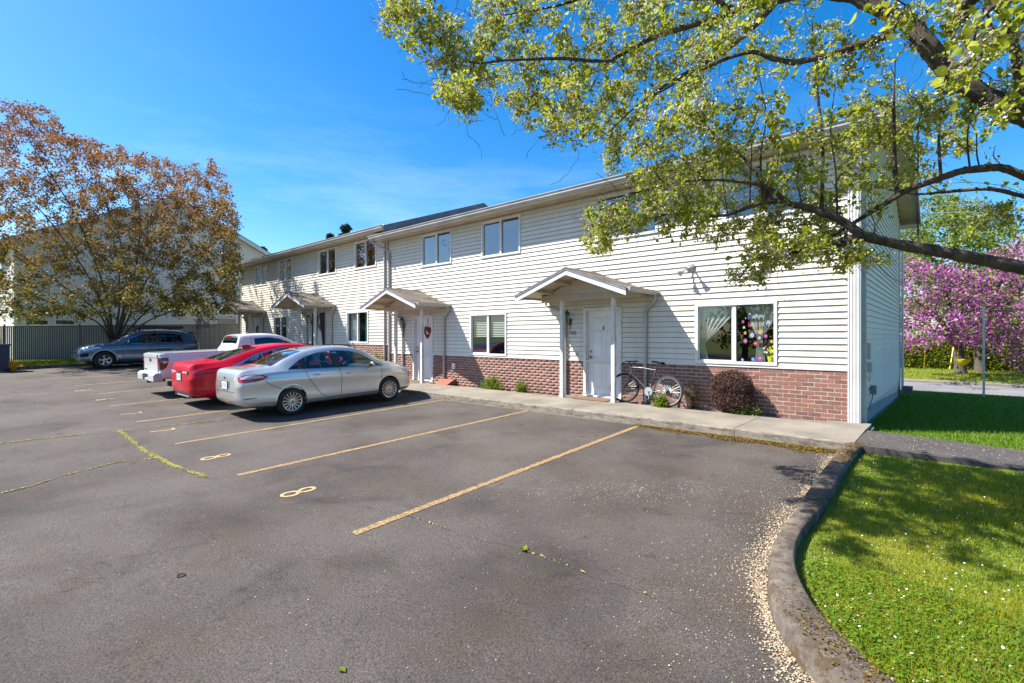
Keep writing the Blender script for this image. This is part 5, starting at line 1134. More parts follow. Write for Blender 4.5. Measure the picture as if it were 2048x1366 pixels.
for sd_ in (-1, 1):
    c.side([(.05, .98, 1.02), (.15, .99, 1.06), (.36, 1.02, 1.07), (.45, 1.04, 1.055)], sd_, .008, 14, 4).build('tail_lamp', 'tail_dark', r, True)
    c.side([(3.72, .86, .92), (4.0, .80, .90), (4.28, .72, .80)], sd_, .008, 14, 4).build('headlamp', 'lamp_clear', r, True)
    c.side([(4.1, .50, .66), (4.36, .48, .62)], sd_, .006, 8, 4).build('fog_lamp_recess', 'gap', r, True)
    c.side([(.66, 1.09, 1.105), (.80, 1.43, 1.455), (1.2, 1.50, 1.515), (1.7, 1.512, 1.527), (2.2, 1.47, 1.485), (2.6, 1.31, 1.33), (3.0, 1.06, 1.085)], sd_, .005, 30, 2).build('window_trim', 'chrome', r)
    c.side([(.68, 1.075, 1.092), (1.7, 1.055, 1.07), (3.0, 1.03, 1.046)], sd_, .004, 20, 2).build('window_trim', 'chrome', r)
    for wy in (.92, 3.59):                                                   # wheel-arch cladding
        m = MB(); rows = []
        for a in np.linspace(0, math.pi, 20):
            rows.append([(sd_ * (c.sx(np.clip(wy + rr_ * math.cos(a), .05, 4.4), max(.28, .355 + rr_ * math.sin(a))) + .006), wy + rr_ * math.cos(a), .355 + rr_ * math.sin(a)) for rr_ in (.412, .455)])
        m.grid(rows).build('arch_trim', 'trim_gray', r, True)
    MB().tube([(sd_ * .60, .75, 1.60), (sd_ * .60, 1.4, 1.665), (sd_ * .61, 2.2, 1.63)], .018, 6).build('roof_rail', 'chrome', r, True)
MB().prism([(.04, 1.50), (.34, 1.565), (.34, 1.53), (.05, 1.47)], 0, -.6, .6).build('spoiler', 'black_plastic', r)
rk = MB()
for y in (.85, 1.15, 1.75, 2.1): rk.box(-.6, .6, y - .02, y + .02, 1.70, 1.73); rk.box(-.6, -.55, y - .03, y + .03, 1.61, 1.70); rk.box(.55, .6, y - .03, y + .03, 1.61, 1.70)
rk.box(-.58, -.55, .65, 2.35, 1.73, 1.83); rk.box(.55, .58, .65, 2.35, 1.73, 1.83); rk.box(-.58, .58, .63, .66, 1.73, 1.83); rk.box(-.58, .58, 2.34, 2.37, 1.73, 1.80)
for k in range(12): rk.box(-.55, .55, .72 + k * .135, .745 + k * .135, 1.735, 1.75)
rk.build('roof_rack', 'black_plastic', r); mirror(r, c, 2.78, 1.07, 'paint_gray', 1.1)
MB().box(-.35, .35, 4.44, 4.475, .62, .72).build('grille', 'gap', r)
# ------------------------------------------------------------------ trees and shrubs
SV = np.array(SUNV)
def leaves(cent, size, aspect=.6, droop=0., nb=.7):        # folded diamond leaves, turned a little to the light
    n = len(cent); nn = unit(rng.normal(0, 1, (n, 3)) + nb * SV * rng.choice([1, 1, 1, -1], n)[:, None]); d = rng.normal(0, 1, (n, 3)) + np.array([0, 0, -droop]); d = unit(d - nn * (d * nn).sum(1)[:, None]); u = np.cross(nn, d)
    s_ = np.asarray(size).reshape(-1, 1) * np.ones((n, 1)); hw = s_ * aspect * .5
    b = cent - d * s_ * .5; t = cent + d * s_ * .5; l = cent + u * hw + nn * hw * .35 - d * s_ * .08; r = cent - u * hw + nn * hw * .35 - d * s_ * .08
    V = np.stack([b, l, t, r], 1).reshape(-1, 3); i = np.arange(n) * 4; F = np.concatenate([np.c_[i, i + 1, i + 2], np.c_[i, i + 2, i + 3]]); return V, F
def ovate(cent, size, aspect=.7, droop=.5, nb=.7):         # rounder leaves, six points each, curled along the midrib
    n = len(cent); nn = unit(rng.normal(0, 1, (n, 3)) + nb * SV * rng.choice([1, 1, 1, -1], n)[:, None]); d = rng.normal(0, 1, (n, 3)) + np.array([0, 0, -droop]); d = unit(d - nn * (d * nn).sum(1)[:, None]); u = np.cross(nn, d)
    s_ = np.asarray(size).reshape(-1, 1) * np.ones((n, 1)); hw = s_ * aspect * .5; cu = rng.uniform(.1, .5, (n, 1)); q = lambda a, b, c: cent + d * s_ * a + u * hw * b + nn * hw * c * cu
    V = np.stack([q(-.5, 0, 0), q(-.22, .95, .9), q(.18, .75, .8), q(.52, 0, -.5), q(.18, -.75, .8), q(-.22, -.95, .9)], 1).reshape(-1, 3); i = np.arange(n) * 6
    return V, np.concatenate([np.c_[i, i + 1, i + 2, i + 3], np.c_[i, i + 3, i + 4, i + 5]])
def tubes(paths, k, rough=0.):                              # list of (pts, radii) -> arrays
    V = []; F = []; base = 0
    for pts, rr in paths:
        n = len(pts); tg = unit(np.gradient(pts, axis=0)); a = np.array([.3, .2, .93]) if abs(tg[0][2]) < .8 else np.array([1., 0, 0]); ang = np.arange(k) * 2 * math.pi / k
        u = unit(np.cross(tg, a)); v_ = np.cross(tg, u)
        rr = rr[:, None] * np.ones((1, k))
        if rough:
            ii, jj_ = np.meshgrid(np.arange(n), np.arange(k), indexing='ij'); rr = rr * (1 + rough * (np.sin(ii * .8 + rng.uniform(0, 6)) * .5 + np.sin(jj_ * 2.4 + ii * .5) * .6 + rng.normal(0, .55, (n, k))))
        ring_ = pts[:, None, :] + rr[:, :, None] * (np.cos(ang)[None, :, None] * u[:, None, :] + np.sin(ang)[None, :, None] * v_[:, None, :]); V.append(ring_.reshape(-1, 3))
        i, j = np.meshgrid(np.arange(n - 1), np.arange(k), indexing='ij'); p = base + i * k + j; q = base + i * k + (j + 1) % k
        F.append(np.stack([p, q, q + k, p + k], -1).reshape(-1, 4)); base += n * k
    return np.concatenate(V), np.concatenate(F)
def smooth_path(p, n):
    p = np.array(p, float); d = np.r_[0, np.cumsum(np.linalg.norm(np.diff(p[:, :3], axis=0), axis=1))]; t = np.linspace(0, d[-1], n)
    return np.stack([pchip(d, p[:, k], t) for k in range(p.shape[1])], 1)
def grow(stems, targets, r_tip=.003, r_k=.012, curve=.25, seg=6, up=.0, maxr=.05, bias=.6):
    """connect every target to the skeleton; returns twig paths"""
    nodes = np.concatenate([s_[:, :3] for s_ in stems]); rad = np.concatenate([s_[:, 3] for s_ in stems]); tdir = np.concatenate([unit(np.gradient(s_[:, :3], axis=0)) for s_ in stems]); paths = []
    T = np.array(targets); dmin = np.array([np.min(((nodes - t) ** 2).sum(1)) for t in T]); order = np.argsort(dmin)
    buf = np.zeros((len(nodes) + len(T) * seg, 3)); buf[:len(nodes)] = nodes; rb = np.zeros(len(buf)); rb[:len(nodes)] = rad; tb = np.zeros((len(buf), 3)); tb[:len(nodes)] = tdir; N = len(nodes)
    for i in order:
        t = T[i]; v_ = t - buf[:N]; d = np.sqrt((v_ ** 2).sum(1)) + 1e-6; cosang = (v_ * tb[:N]).sum(1) / d
        j = int(np.argmin(d * (1.35 - bias * np.clip(cosang, -1, 1)) + .0)); p0 = buf[j]; dist = d[j]
        if dist < .02: continue
        c = p0 + tb[j] * dist * .35 + (t - p0) * .3 + rng.normal(0, curve * .18, 3) * dist + np.array([0, 0, up * dist]); s_ = np.linspace(0, 1, seg + 1)[:, None]
        pts = (1 - s_) ** 2 * p0 + 2 * s_ * (1 - s_) * c + s_ ** 2 * t; pts[1:-1] += rng.normal(0, .02, (seg - 1, 3)) * min(dist, .5)
        r0 = min(rb[j] * .75, r_tip + r_k * dist, maxr); rr = np.linspace(r0, r_tip, seg + 1); paths.append((pts, rr))
        buf[N:N + seg] = pts[1:]; rb[N:N + seg] = rr[1:]; tb[N:N + seg] = unit(np.gradient(pts, axis=0))[1:]; N += seg
    return paths
def along(paths, per, spread, tmin=.35):
    C = []
    for pts, rr in paths:
        ln = np.linalg.norm(pts[-1] - pts[0]); n = rng.poisson(per * (.3 + min(ln, 1.2))); t = tmin + (1 - tmin) * rng.random(n) ** .7; i = t * (len(pts) - 1); k = np.clip(i.astype(int), 0, len(pts) - 2); f = (i - k)[:, None]
        C.append(pts[k] * (1 - f) + pts[k + 1] * f + rng.normal(0, spread, (n, 3)))
    return np.concatenate(C)
def blob(n, c, r, shell=.0):
    p = unit(rng.normal(0, 1, (n, 3))) * (rng.random((n, 1)) ** (1 / 3) * (1 - shell) + shell); return np.array(c) + p * np.array(r)
# --- the pear tree overhead: trunk stands on the lawn just right of the frame; limbs given as (pixel x, y, depth, radius)
def limb(pp, n=26): return smooth_path([(*P(x, y, z), r * .85) for x, y, z, r in pp], n)
tb_ = np.array([2.3, -4.6, float(zlawn(2.3, -4.6))])
trunk = smooth_path([(*tb_ + [0, 0, -.1], .30), (*tb_ + [-.03, .02, .5], .235), (*tb_ + [-.12, .0, 1.3], .21), (*tb_ + [-.2, -.05, 1.9], .21), (*tb_ + [-.35, -.1, 2.6], .19)], 20)
f1 = trunk[12, :3]; f2 = trunk[19, :3]; f3 = trunk[15, :3]
def from_trunk(f, r, pp, n=34): return smooth_path([(*f, r)] + [(*P(x, y, z), rr * .56) for x, y, z, rr in pp], n)
S = [trunk,
     from_trunk(f1, .15, [(2140, 560, 4.25, .11), (2048, 537, 4.3, .098), (1900, 507, 4.4, .09), (1771, 483, 4.5, .08), (1723, 469, 4.5, .074), (1686, 443, 4.55, .066), (1645, 425, 4.6, .058), (1585, 409, 4.7, .05), (1541, 402, 4.75, .042), (1493, 416, 4.8, .034), (1440, 432, 4.85, .026), (1370, 424, 4.9, .02), (1290, 440, 4.9, .014), (1215, 470, 4.9, .008)], 60),
     from_trunk(f3, .12, [(2120, 380, 4.3, .07), (2048, 352, 4.35, .06), (1992, 335, 4.4, .058), (1930, 341, 4.45, .055), (1869, 361, 4.5, .05), (1820, 378, 4.55, .046), (1766, 410, 4.6, .04), (1720, 438, 4.65, .033), (1670, 470, 4.75, .02)], 46),
     from_trunk(f3, .10, [(2130, 410, 4.6, .05), (2048, 393, 4.7, .036), (1971, 378, 4.8, .03), (1910, 382, 4.9, .026), (1848, 388, 5.0, .02), (1780, 380, 5.1, .012)], 30),
     from_trunk(f2, .19, [(2150, 290, 3.9, .15), (2048, 228, 3.95, .14), (1992, 205, 4.0, .135), (1930, 168, 4.05, .125), (1881, 126, 4.1, .12), (1848, 80, 4.1, .118), (1820, 50, 4.15, .112), (1762, 20, 4.2, .10), (1697, -8, 4.3, .09), (1600, -12, 4.4, .075), (1500, 14, 4.5, .062), (1430, 35, 4.55, .055), (1375, 53, 4.6, .05), (1314, 72, 4.65, .042), (1262, 98, 4.7, .034), (1215, 121, 4.75, .03), (1109, 117, 4.8, .026), (1006, 121, 4.8, .02), (957, 127, 4.8, .016), (912, 111, 4.8, .013), (887, 70, 4.8, .010), (822, 37, 4.8, .006)], 90),
     limb([(1790, 34, 4.17, .06), (1762, 78, 4.2, .045), (1730, 86, 4.25, .04), (1664, 107, 4.35, .034), (1602, 123, 4.45, .03), (1553, 119, 4.55, .026), (1500, 104, 4.6, .022), (1400, 140, 4.75, .016), (1310, 190, 4.85, .010)], 30),
     limb([(1723, 474, 4.5, .06), (1660, 489, 4.6, .046), (1585, 502, 4.7, .036), (1530, 511, 4.8, .025), (1495, 535, 4.85, .012), (1478, 560, 4.9, .006)], 22),
     limb([(1560, -10, 4.4, .05), (1500, 60, 4.5, .034), (1420, 120, 4.6, .026), (1340, 165, 4.7, .02), (1270, 215, 4.8, .012), (1220, 262, 4.85, .006)], 24),
     limb([(1470, 22, 4.5, .04), (1380, -20, 4.4, .03), (1250, -30, 4.5, .022), (1120, 10, 4.6, .014), (1010, 30, 4.65, .008)], 22),
     limb([(1541, 402, 4.75, .035), (1515, 350, 4.9, .02), (1470, 300, 5.0, .014), (1400, 260, 5.1, .008)], 16),
     limb([(1585, 409, 4.7, .03), (1520, 370, 4.75, .02), (1400, 360, 4.85, .014), (1290, 380, 4.9, .009), (1200, 420, 4.9, .005)], 20),
     limb([(1900, 60, 4.1, .06), (1960, -30, 3.6, .05), (2010, -120, 3.2, .04), (1900, -160, 2.8, .03), (1800, -60, 2.4, .016), (1760, 20, 2.2, .008)], 26),
     limb([(2048, 225, 3.95, .05), (2030, 100, 3.3, .035), (2000, 20, 2.7, .02), (1950, 60, 2.2, .010), (1930, 130, 2.0, .005)], 22)]
# upright water sprouts
for (x, y0, y1, z, r) in ((1643, 424, 40, 4.62, .020), (1675, 436, 170, 4.58, .012), (1525, 398, 150, 4.78, .014), (1500, 410, 230, 4.8, .009), (1795, 392, 120, 4.57, .022), (1882, 358, 130, 4.5, .016), (1940, 340, 170, 4.45, .010), (1960, 338, 240, 4.42, .008), (1455, 428, 260, 4.85, .008), (1835, 372, 200, 4.53, .009), (1835, 495, 400, 4.45, .010), (1604, 412, 250, 4.7, .008), (1750, 478, 380, 4.5, .008)):
    S.append(limb([(x, y0, z, r), (x - 3 + random.uniform(-6, 6), (y0 * 2 + y1) / 3, z, r * .85), (x + random.uniform(-14, 8), (y0 + 2 * y1) / 3, z - .05, r * .6), (x + random.uniform(-22, 14), y1, z - .05, .004)], 16))
T = []
def pb(n, x, y, z, rx, ry, rz_):
    n = int(n * 1.5) if z > 2.9 else n
    if z > 4.4: z = z * random.uniform(.80, 1.3); rz_ = rz_ * 2.2                             # foliage volume around a pixel at depth z, radii in pixels and metres
    c = P(x, y, z); q = unit(rng.normal(0, 1, (n, 3))) * rng.random((n, 1)) ** .4; k = z / FPX
    for a in q: T.append(c + np.array([CS, SN, 0]) * a[0] * rx * k + np.array([0, 0, 1]) * a[1] * ry * k + np.array([-SN, CS, 0]) * a[2] * rz_)
for a in ((36, 860, 70, 4.8, 70, 55, .25), (30, 800, 20, 4.8, 60, 25, .2), (46, 930, 130, 4.8, 75, 60, .3), (26, 925, 195, 4.8, 50, 28, .2), (52, 1040, 110, 4.75, 90, 75, .35), (34, 1060, 200, 4.8, 70, 55, .3), (52, 1160, 150, 4.75, 100, 90, .4), (30, 1130, 235, 4.8, 70, 40, .3), (50, 1270, 120, 4.7, 100, 90, .4), (40, 1230, 230, 4.85, 60, 60, .3), (16, 1225, 310, 4.85, 20, 45, .15),
          (50, 1380, 160, 4.7, 100, 100, .4), (36, 1340, 250, 4.9, 80, 70, .35), (60, 1320, 350, 4.9, 90, 60, .35), (46, 1230, 440, 4.9, 65, 50, .25), (40, 1340, 420, 4.9, 90, 45, .3), (24, 1200, 485, 4.9, 30, 35, .2), (60, 1450, 350, 4.9, 90, 90, .35), (40, 1450, 450, 4.85, 90, 45, .3), (34, 1490, 240, 4.8, 80, 80, .35), (44, 1560, 430, 4.75, 80, 70, .3), (40, 1600, 330, 4.7, 70, 100, .35), (42, 1560, 500, 4.75, 90, 30, .25), (18, 1500, 545, 4.85, 40, 25, .2), (38, 1650, 460, 4.6, 70, 60, .3), (16, 1700, 520, 4.6, 60, 22, .2),
          (46, 1745, 290, 4.55, 70, 110, .35), (40, 1780, 200, 4.5, 60, 90, .35), (26, 1690, 380, 4.6, 60, 60, .3), (20, 1850, 300, 4.5, 60, 110, .3), (18, 1930, 280, 4.45, 70, 70, .3), (16, 1890, 200, 4.3, 60, 50, .3), (34, 1560, 60, 4.5, 110, 80, .4), (34, 1440, 60, 4.55, 100, 70, .4), (26, 1680, 130, 4.4, 80, 60, .35), (30, 1150, 20, 4.6, 130, 40, .3), (26, 1000, 40, 4.65, 60, 40, .2), (34, 1300, 10, 4.5, 110, 45, .35), (22, 1990, 430, 4.5, 60, 25, .25),
          (16, 1620, -60, 4.4, 200, 50, .4), (14, 1300, -80, 4.5, 200, 50, .4), (16, 2100, 60, 3.6, 90, 120, .5), (18, 1960, 60, 3.8, 90, 70, .4), (14, 1890, 20, 3.9, 80, 40, .4), (12, 2010, 200, 3.9, 50, 60, .4), (14, 1960, 130, 4.3, 70, 60, .4)): pb(*a)
for c, r, n in (((1.8, -6.0, 5.2), (1.2, 1.2, 1.0), 40), ((3.2, -4.0, 4.6), (1.3, 1.3, 1.2), 50)): T += list(blob(n, c, r))
near_t = len(T)
for a in ((5, 1790, 40, 2.3, 60, 40, .15), (6, 1950, 90, 2.2, 70, 60, .2), (4, 1985, 30, 2.4, 60, 40, .2), (4, 1935, 150, 2.1, 50, 40, .15), (2, 1275, 5, 2.6, 40, 12, .1), (4, 2030, 190, 2.6, 40, 40, .2)): pb(*a)
pp = grow(S, T, .0034, .011, .4, 6, maxr=.024)
pear = empty('pear_tree', tb_, label='old pear tree with mossy limbs reaching over the parking lot', cat='tree')
V, F = tubes([(s_[:, :3], s_[:, 3]) for s_ in [smooth_path(q, len(q) * 3) for q in S] if s_[0, 3] > .05], 16, .10); link(fastmesh('trunk', V, F, 'bark', smooth=True), 'trunk', pear)
V, F = tubes([(s_[:, :3], s_[:, 3]) for s_ in S if s_[0, 3] <= .05], 8); link(fastmesh('limbs', V, F, 'bark', smooth=True), 'limbs', pear)
T2 = [t + rng.normal(0, .16, 3) for t in T for _ in range(1)]; S2 = S + [np.c_[p[0], p[1]] for p in pp]; p2 = grow(S2, T2, .0022, .008, .6, 6, maxr=.010)
V, F = tubes(pp + p2, 4); link(fastmesh('twigs', V, F, 'twig'), 'twigs', pear)
C0 = along(pp, 8.2, .022, .15); C1 = np.repeat(C0, 5, 0) + rng.normal(0, .030, (len(C0) * 5, 3)); k = rng.random(len(C1)); size = .018 + .042 * rng.random(len(C1)) ** 1.1; V, F = ovate(C1, size, .72, .5)
fvx = np.clip(rng.normal(.52, .22, len(C1)), 0, 1); link(fastmesh('crown', V, F, 'pear_leaf', np.tile(fvx, 2)), 'crown', pear)
ends = np.array([p[0][-1] for p in pp] + [p[0][3] for p in pp]); ends = ends[rng.random(len(ends)) < .6]; C2 = np.repeat(ends, 17, 0) + rng.normal(0, .030, (len(ends) * 17, 3)); V, F = leaves(C2, rng.uniform(.012, .023, len(C2)), .9)
link(fastmesh('blossoms', V, F, 'pear_blossom', np.tile(rng.random(len(C2)), 2)), 'blossoms', pear)
sh = []                                                      # lichen and moss tufts on the limbs
for s_ in S[1:5]:
    i = rng.integers(4, len(s_), 420); sh.append(s_[i, :3] + unit(rng.normal(0, 1, (420, 3)) + [0, 0, .8]) * s_[i, 3:4] * 1.03)
C = np.concatenate(sh); V, F = leaves(C, rng.uniform(.012, .03, len(C)), .8); link(fastmesh('limb_moss', V, F, 'moss_brown', np.tile(rng.random(len(C)) * .6, 2)), 'limb_moss', pear)['kind'] = 'stuff'
# --- generic tree
def tree(name, label, base, stems, targets, leafmat_, lsize, per, spread, bark='bark_gray', group=None, fvf=None, r_k=.012, cat='tree', tmin=.3, aspect=.7, maxr=.05, k2=3, extra=None):
    e = empty(name, base, label=label, cat=cat, group=group)
    V, F = tubes([(s_[:, :3], s_[:, 3]) for s_ in stems], 10, .06)
    ps_ = grow(stems, targets, .003, r_k, .3, 5, maxr=maxr); V2, F2 = tubes(ps_, k2); link(fastmesh('trunk', np.concatenate([V, V2]), np.concatenate([F, F2 + len(V)]), bark, smooth=True), 'trunk', e)
    C = along(ps_, per, spread, tmin); V, F = leaves(C, rng.uniform(*lsize, len(C)), aspect); fv = fvf(C) if fvf else rng.random(len(C)); link(fastmesh('crown', V, F, leafmat_, np.tile(np.clip(fv, 0, 1), 2)), 'crown', e)
    if extra:
        C = along(ps_, extra[1], spread * 1.1, tmin); V, F = leaves(C, rng.uniform(*extra[2], len(C)), .9); link(fastmesh('young_leaves', V, F, extra[0], np.tile(rng.random(len(C)), 2)), 'young_leaves', e)
    return e
# brown-leaved tree at the left
B = np.array([-29.6, -5.55, float(zlot(-29, -5.5)) + .18]); st_ = [smooth_path([(*B, .26), (*B + [.05, 0, .35], .22), (*B + [.1, .02, .7], .2)], 8)]; fk = B + [.1, .02, .65]
def PX(x, y, z): return P(x, y, z)
for pts in ([(215, 600, 22.5), (150, 430, 22), (70, 300, 21.5), (30, 230, 21.5)], [(240, 590, 22.6), (215, 420, 22.5), (180, 300, 22.3)], [(262, 590, 22.8), (280, 450, 23), (270, 330, 23)], [(270, 610, 22.8), (330, 480, 23.2), (370, 370, 23.6)], [(285, 630, 22.6), (370, 560, 22.5), (430, 450, 22.8)], [(200, 630, 22.2), (110, 560, 21.3), (30, 500, 20.8)], [(195, 645, 22), (90, 600, 20.6), (0, 560, 20)], [(300, 640, 22.4), (380, 610, 21.8), (440, 590, 21.5)], [(250, 600, 22.2), (240, 480, 20.8), (200, 380, 20)], [(255, 600, 23), (300, 500, 24.6), (320, 400, 25.4)], [(205, 610, 22.4), (80, 420, 20.8), (-40, 330, 20.2)]):
    n = len(pts); st_.append(smooth_path([(*fk, .07)] + [(*PX(*p), .045 - .036 * (i + 1) / n) for i, p in enumerate(pts)], 22))
T = []
def fill(n, outline, zc, zr, test=None):
    o = np.array(outline, float); k = 0
    while k < n:
        x = rng.uniform(o[:, 0].min(), o[:, 0].max()); lo = np.interp(x, o[:, 0], o[:, 1]); hi = np.interp(x, o[:, 0], o[:, 2]); T.append(P(x, rng.uniform(lo, hi), zc + rng.normal(0, zr))); k += 1
fill(1700, [(-70, 190, 640), (0, 196, 640), (60, 200, 645), (100, 225, 640), (150, 268, 640), (200, 285, 640), (260, 295, 630), (320, 315, 625), (380, 330, 640), (425, 318, 640), (455, 365, 625), (478, 420, 600)], 22.3, 1.5)
T = [t for t in T if t[2] > 2.0 or rng.random() < .5]
zlo, zhi = 1.6, 10.5
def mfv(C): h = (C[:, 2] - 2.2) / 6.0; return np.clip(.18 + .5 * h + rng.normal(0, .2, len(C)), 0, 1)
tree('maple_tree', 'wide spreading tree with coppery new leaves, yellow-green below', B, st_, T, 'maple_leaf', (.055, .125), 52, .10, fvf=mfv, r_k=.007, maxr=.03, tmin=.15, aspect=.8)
# cherry trees across the street
def ztree(x, y, z): return P(x, y, z)
def cherry(label, bx, by, zb, outline, zc, n, seed_st, leafm='cherry_blossom', extra=None, per=40, lsize=(.07, .15)):
    global T
    b = P(bx, by, zb); T = []; fill(n, outline, zc, 1.6); st2 = [smooth_path([(*b + [0, 0, -.1], .30), (*P(bx - 3, by - 25, zb), .22), (*P(bx - 6, by - 55, zb), .2)], 8)]; f = P(bx - 6, by - 53, zb)
    for (x, y, z) in seed_st: st2.append(smooth_path([(*f, .14), (*(f * .5 + P(x, y, z) * .5 + [0, 0, .35]), .09), (*P(x, y, z), .03)], 14))
    return tree('cherry_tree', label, b, st2, T, leafm, lsize, per, .16, bark='bark_gray', group='cherry trees across the street', extra=extra, r_k=.012)
cherry('pink blossoming cherry tree with a yellow swing seat by its trunk', 1922, 748, 24.3, [(1790, 530, 690), (1850, 520, 690), (1900, 530, 680), (1960, 545, 690), (2000, 560, 690)], 22.5, 230, [(1830, 600, 22), (1870, 520, 22), (1930, 500, 23), (1975, 560, 22), (1840, 660, 21.5)], extra=('tree_leaf', 14, (.08, .16)))
cherry('pink blossoming cherry tree with its crown cut by the right edge', 1962, 744, 25.7, [(1930, 560, 700), (1980, 500, 710), (2030, 470, 740), (2090, 450, 760), (2160, 470, 740)], 21.5, 210, [(1990, 560, 22), (2040, 480, 21), (2100, 520, 21), (2060, 640, 20)], extra=('tree_leaf', 16, (.08, .16)))
T = []; b = P(1985, 742, 31); fill(330, [(1800, 400, 620), (1860, 385, 640), (1920, 392, 650), (1980, 405, 660), (2040, 470, 690)], 31, 2.5)
st2 = [smooth_path([(*b, .3), (*P(1960, 640, 31), .22), (*P(1920, 520, 31), .12), (*P(1900, 420, 31), .04)], 16), smooth_path([(*P(1962, 645, 31), .16), (*P(1990, 520, 31), .06)], 8), smooth_path([(*P(1950, 620, 31), .15), (*P(1850, 500, 31), .05)], 8)]
tree('shade_tree', 'pale green tree rising behind the pink cherries', b, st2, T, 'tree_leaf', (.12, .24), 46, .25)
T = []; b = P(2120, 745, 40); fill(150, [(1985, 560, 725), (2060, 500, 725), (2160, 480, 720)], 40, 2.5)
tree('shade_tree', 'dark green tree at the right edge behind the bins', b, [smooth_path([(*b, .3), (*P(2110, 650, 40), .2), (*P(2080, 540, 40), .05)], 10)], T, 'tree_leaf', (.15, .3), 40, .3)
# trees across the lot behind the camera, seen in the window reflections
for k, (x, y, h, w_) in enumerate(((-34, -36, 8.5, 4.2), (-24, -40, 9.5, 4.5), (-14, -37, 8, 4.0), (-4, -41, 10, 4.6), (7, -38, 8.5, 4.2), (17, -41, 9, 4.4))):
    b = np.array([x, y, -.45]); T = list(blob(90, b + [0, 0, h * .55], (w_, w_, h * .45))); st2 = [smooth_path([(*b, .28), (*b + [.1, 0, h * .4], .18), (*b + [0, .2, h * .8], .05)], 10)]
    tree('shade_tree', ['leafy tree across the lot behind the viewer, ' + q for q in ('first from the left', 'second from the left', 'third from the left', 'fourth from the left', 'fifth from the left', 'last on the right')][k], b, st2, T, 'tree_leaf', (.25, .5), 16, .35, group='trees across the lot, reflected in the windows')
# distant conifers behind the roof
def conifer(label, x, ytop, z, h, w_):
    t = P(x, ytop, z); b = np.array([t[0], t[1], .4]); e = empty('conifer_tree', b, label=label, cat='tree', group='conifers behind the roofs'); V, F = tubes([(np.array([b, t]), np.array([.25, .01]))], 6); link(fastmesh('trunk', V, F, 'bark_gray'), 'trunk', e)
    n = 5200; q = rng.random(n) ** .8; a = rng.uniform(0, 6.283, n); whorl = .6 + .4 * np.sin(q * h * 6) ; r = (.12 + q) * w_ * rng.random(n) ** .4 * whorl; C = np.c_[t[0] + r * np.cos(a), t[1] + r * np.sin(a), t[2] - q * h - .25 * r + rng.normal(0, .05, n)]
    V, F = leaves(C, rng.uniform(.5, 1.1, n), .35, .3); link(fastmesh('crown', V, F, 'conifer_leaf', np.tile(rng.random(n), 2)), 'crown', e)
conifer('top of a dark conifer showing over the middle of the roof', 692, 450, 60, 9, 3.4); conifer('tip of a dark conifer just left of the far eave', 526, 497, 62, 7, 1.6); conifer('small dark conifer tip peeking over the roof edge', 660, 470, 63, 6, 1.6)
# clipped hedge
hb = P(1850, 738, 28.8); m0 = np.array([hb[0], hb[1], ZS + .09]); e = empty('hedge', m0, label='yellow-green clipped conifer hedge across the street', cat='hedge')
n = 15000; x = rng.uniform(-4.5, 4.2, n); hgt = 1.55 + .12 * np.sin(x * 2.2) + .08 * np.sin(x * 5); q = rng.random(n); side_ = rng.random(n) < .6
y = np.where(side_, -.6 + rng.normal(0, .06, n), rng.uniform(-.6, .6, n)); z = np.where(side_, q * hgt, hgt + rng.normal(0, .06, n)); C = m0 + np.c_[x, y, z]
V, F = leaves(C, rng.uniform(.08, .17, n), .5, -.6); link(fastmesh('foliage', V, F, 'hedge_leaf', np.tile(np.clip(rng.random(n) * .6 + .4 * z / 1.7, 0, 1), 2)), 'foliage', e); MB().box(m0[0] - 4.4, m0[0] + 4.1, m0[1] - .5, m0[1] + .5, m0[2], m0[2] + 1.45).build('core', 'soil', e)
def shrub(name, label, base, blobs, n, leafm, ls, stem='twig', group=None, shell=.55, aspect=.6, cat='shrub', nst=60, clip=False):
    e = empty(name, base, label=label, cat=cat, group=group); base = np.array(base, float)
    tg_ = np.concatenate([blob(max(6, int(nst * w_)), base + np.array(c), r, shell) for c, r, w_ in blobs]); tg_[:, 2] = np.maximum(tg_[:, 2], base[2] + .03); ps_ = []
    for t in tg_: b0 = base + np.array([(t[0] - base[0]) * .35, (t[1] - base[1]) * .35, 0]) + rng.normal(0, .012, 3) * [1, 1, 0]; k = np.linspace(0, 1, 6)[:, None]; c = (b0 + t) / 2 + np.array([0, 0, .25 * (t[2] - base[2])]); ps_.append(((1 - k) ** 2 * b0 + 2 * k * (1 - k) * c + k * k * t, np.linspace(.004, .0015, 6)))
    if clip: C = np.concatenate([blob(int(n * w_), base + np.array(c), r, shell) for c, r, w_ in blobs]) + rng.normal(0, .012, (int(sum(int(n * w_) for _, _, w_ in blobs)), 3))
    else: C = along(ps_, n / len(ps_) / .55, ls[1] * .7, .12)
    C = C[C[:, 2] > base[2] + .01]; V, F = leaves(C, rng.uniform(*ls, len(C)), aspect); link(fastmesh('foliage', V, F, leafm, np.tile(np.clip(.5 + .3 * rng.normal(0, .8, len(C)), 0, 1), 2)), 'foliage', e)
    V, F = tubes(ps_, 4); link(fastmesh('stems', V, F, stem), 'stems', e); return e
bx = FX(1463, -.28); shrub('barberry_bush', 'round clipped dark red barberry bush under the Easter window', (bx, -.30, .10), [((0, 0, .46), (.40, .27, .40), .8), ((.04, -.02, .62), (.36, .26, .27), .35), ((-.12, 0, .55), (.30, .24, .30), .3), ((.1, -.03, .3), (.34, .25, .26), .25)], 9000, 'barberry_leaf', (.016, .032), shell=.78, aspect=.8, clip=True)
MB().ball((bx, -.29, .52), (.33, .2, .34), 14, 8).build('twig_mass', 'soil', [o for o in col.objects if o.name.startswith('barberry_bush')][0])
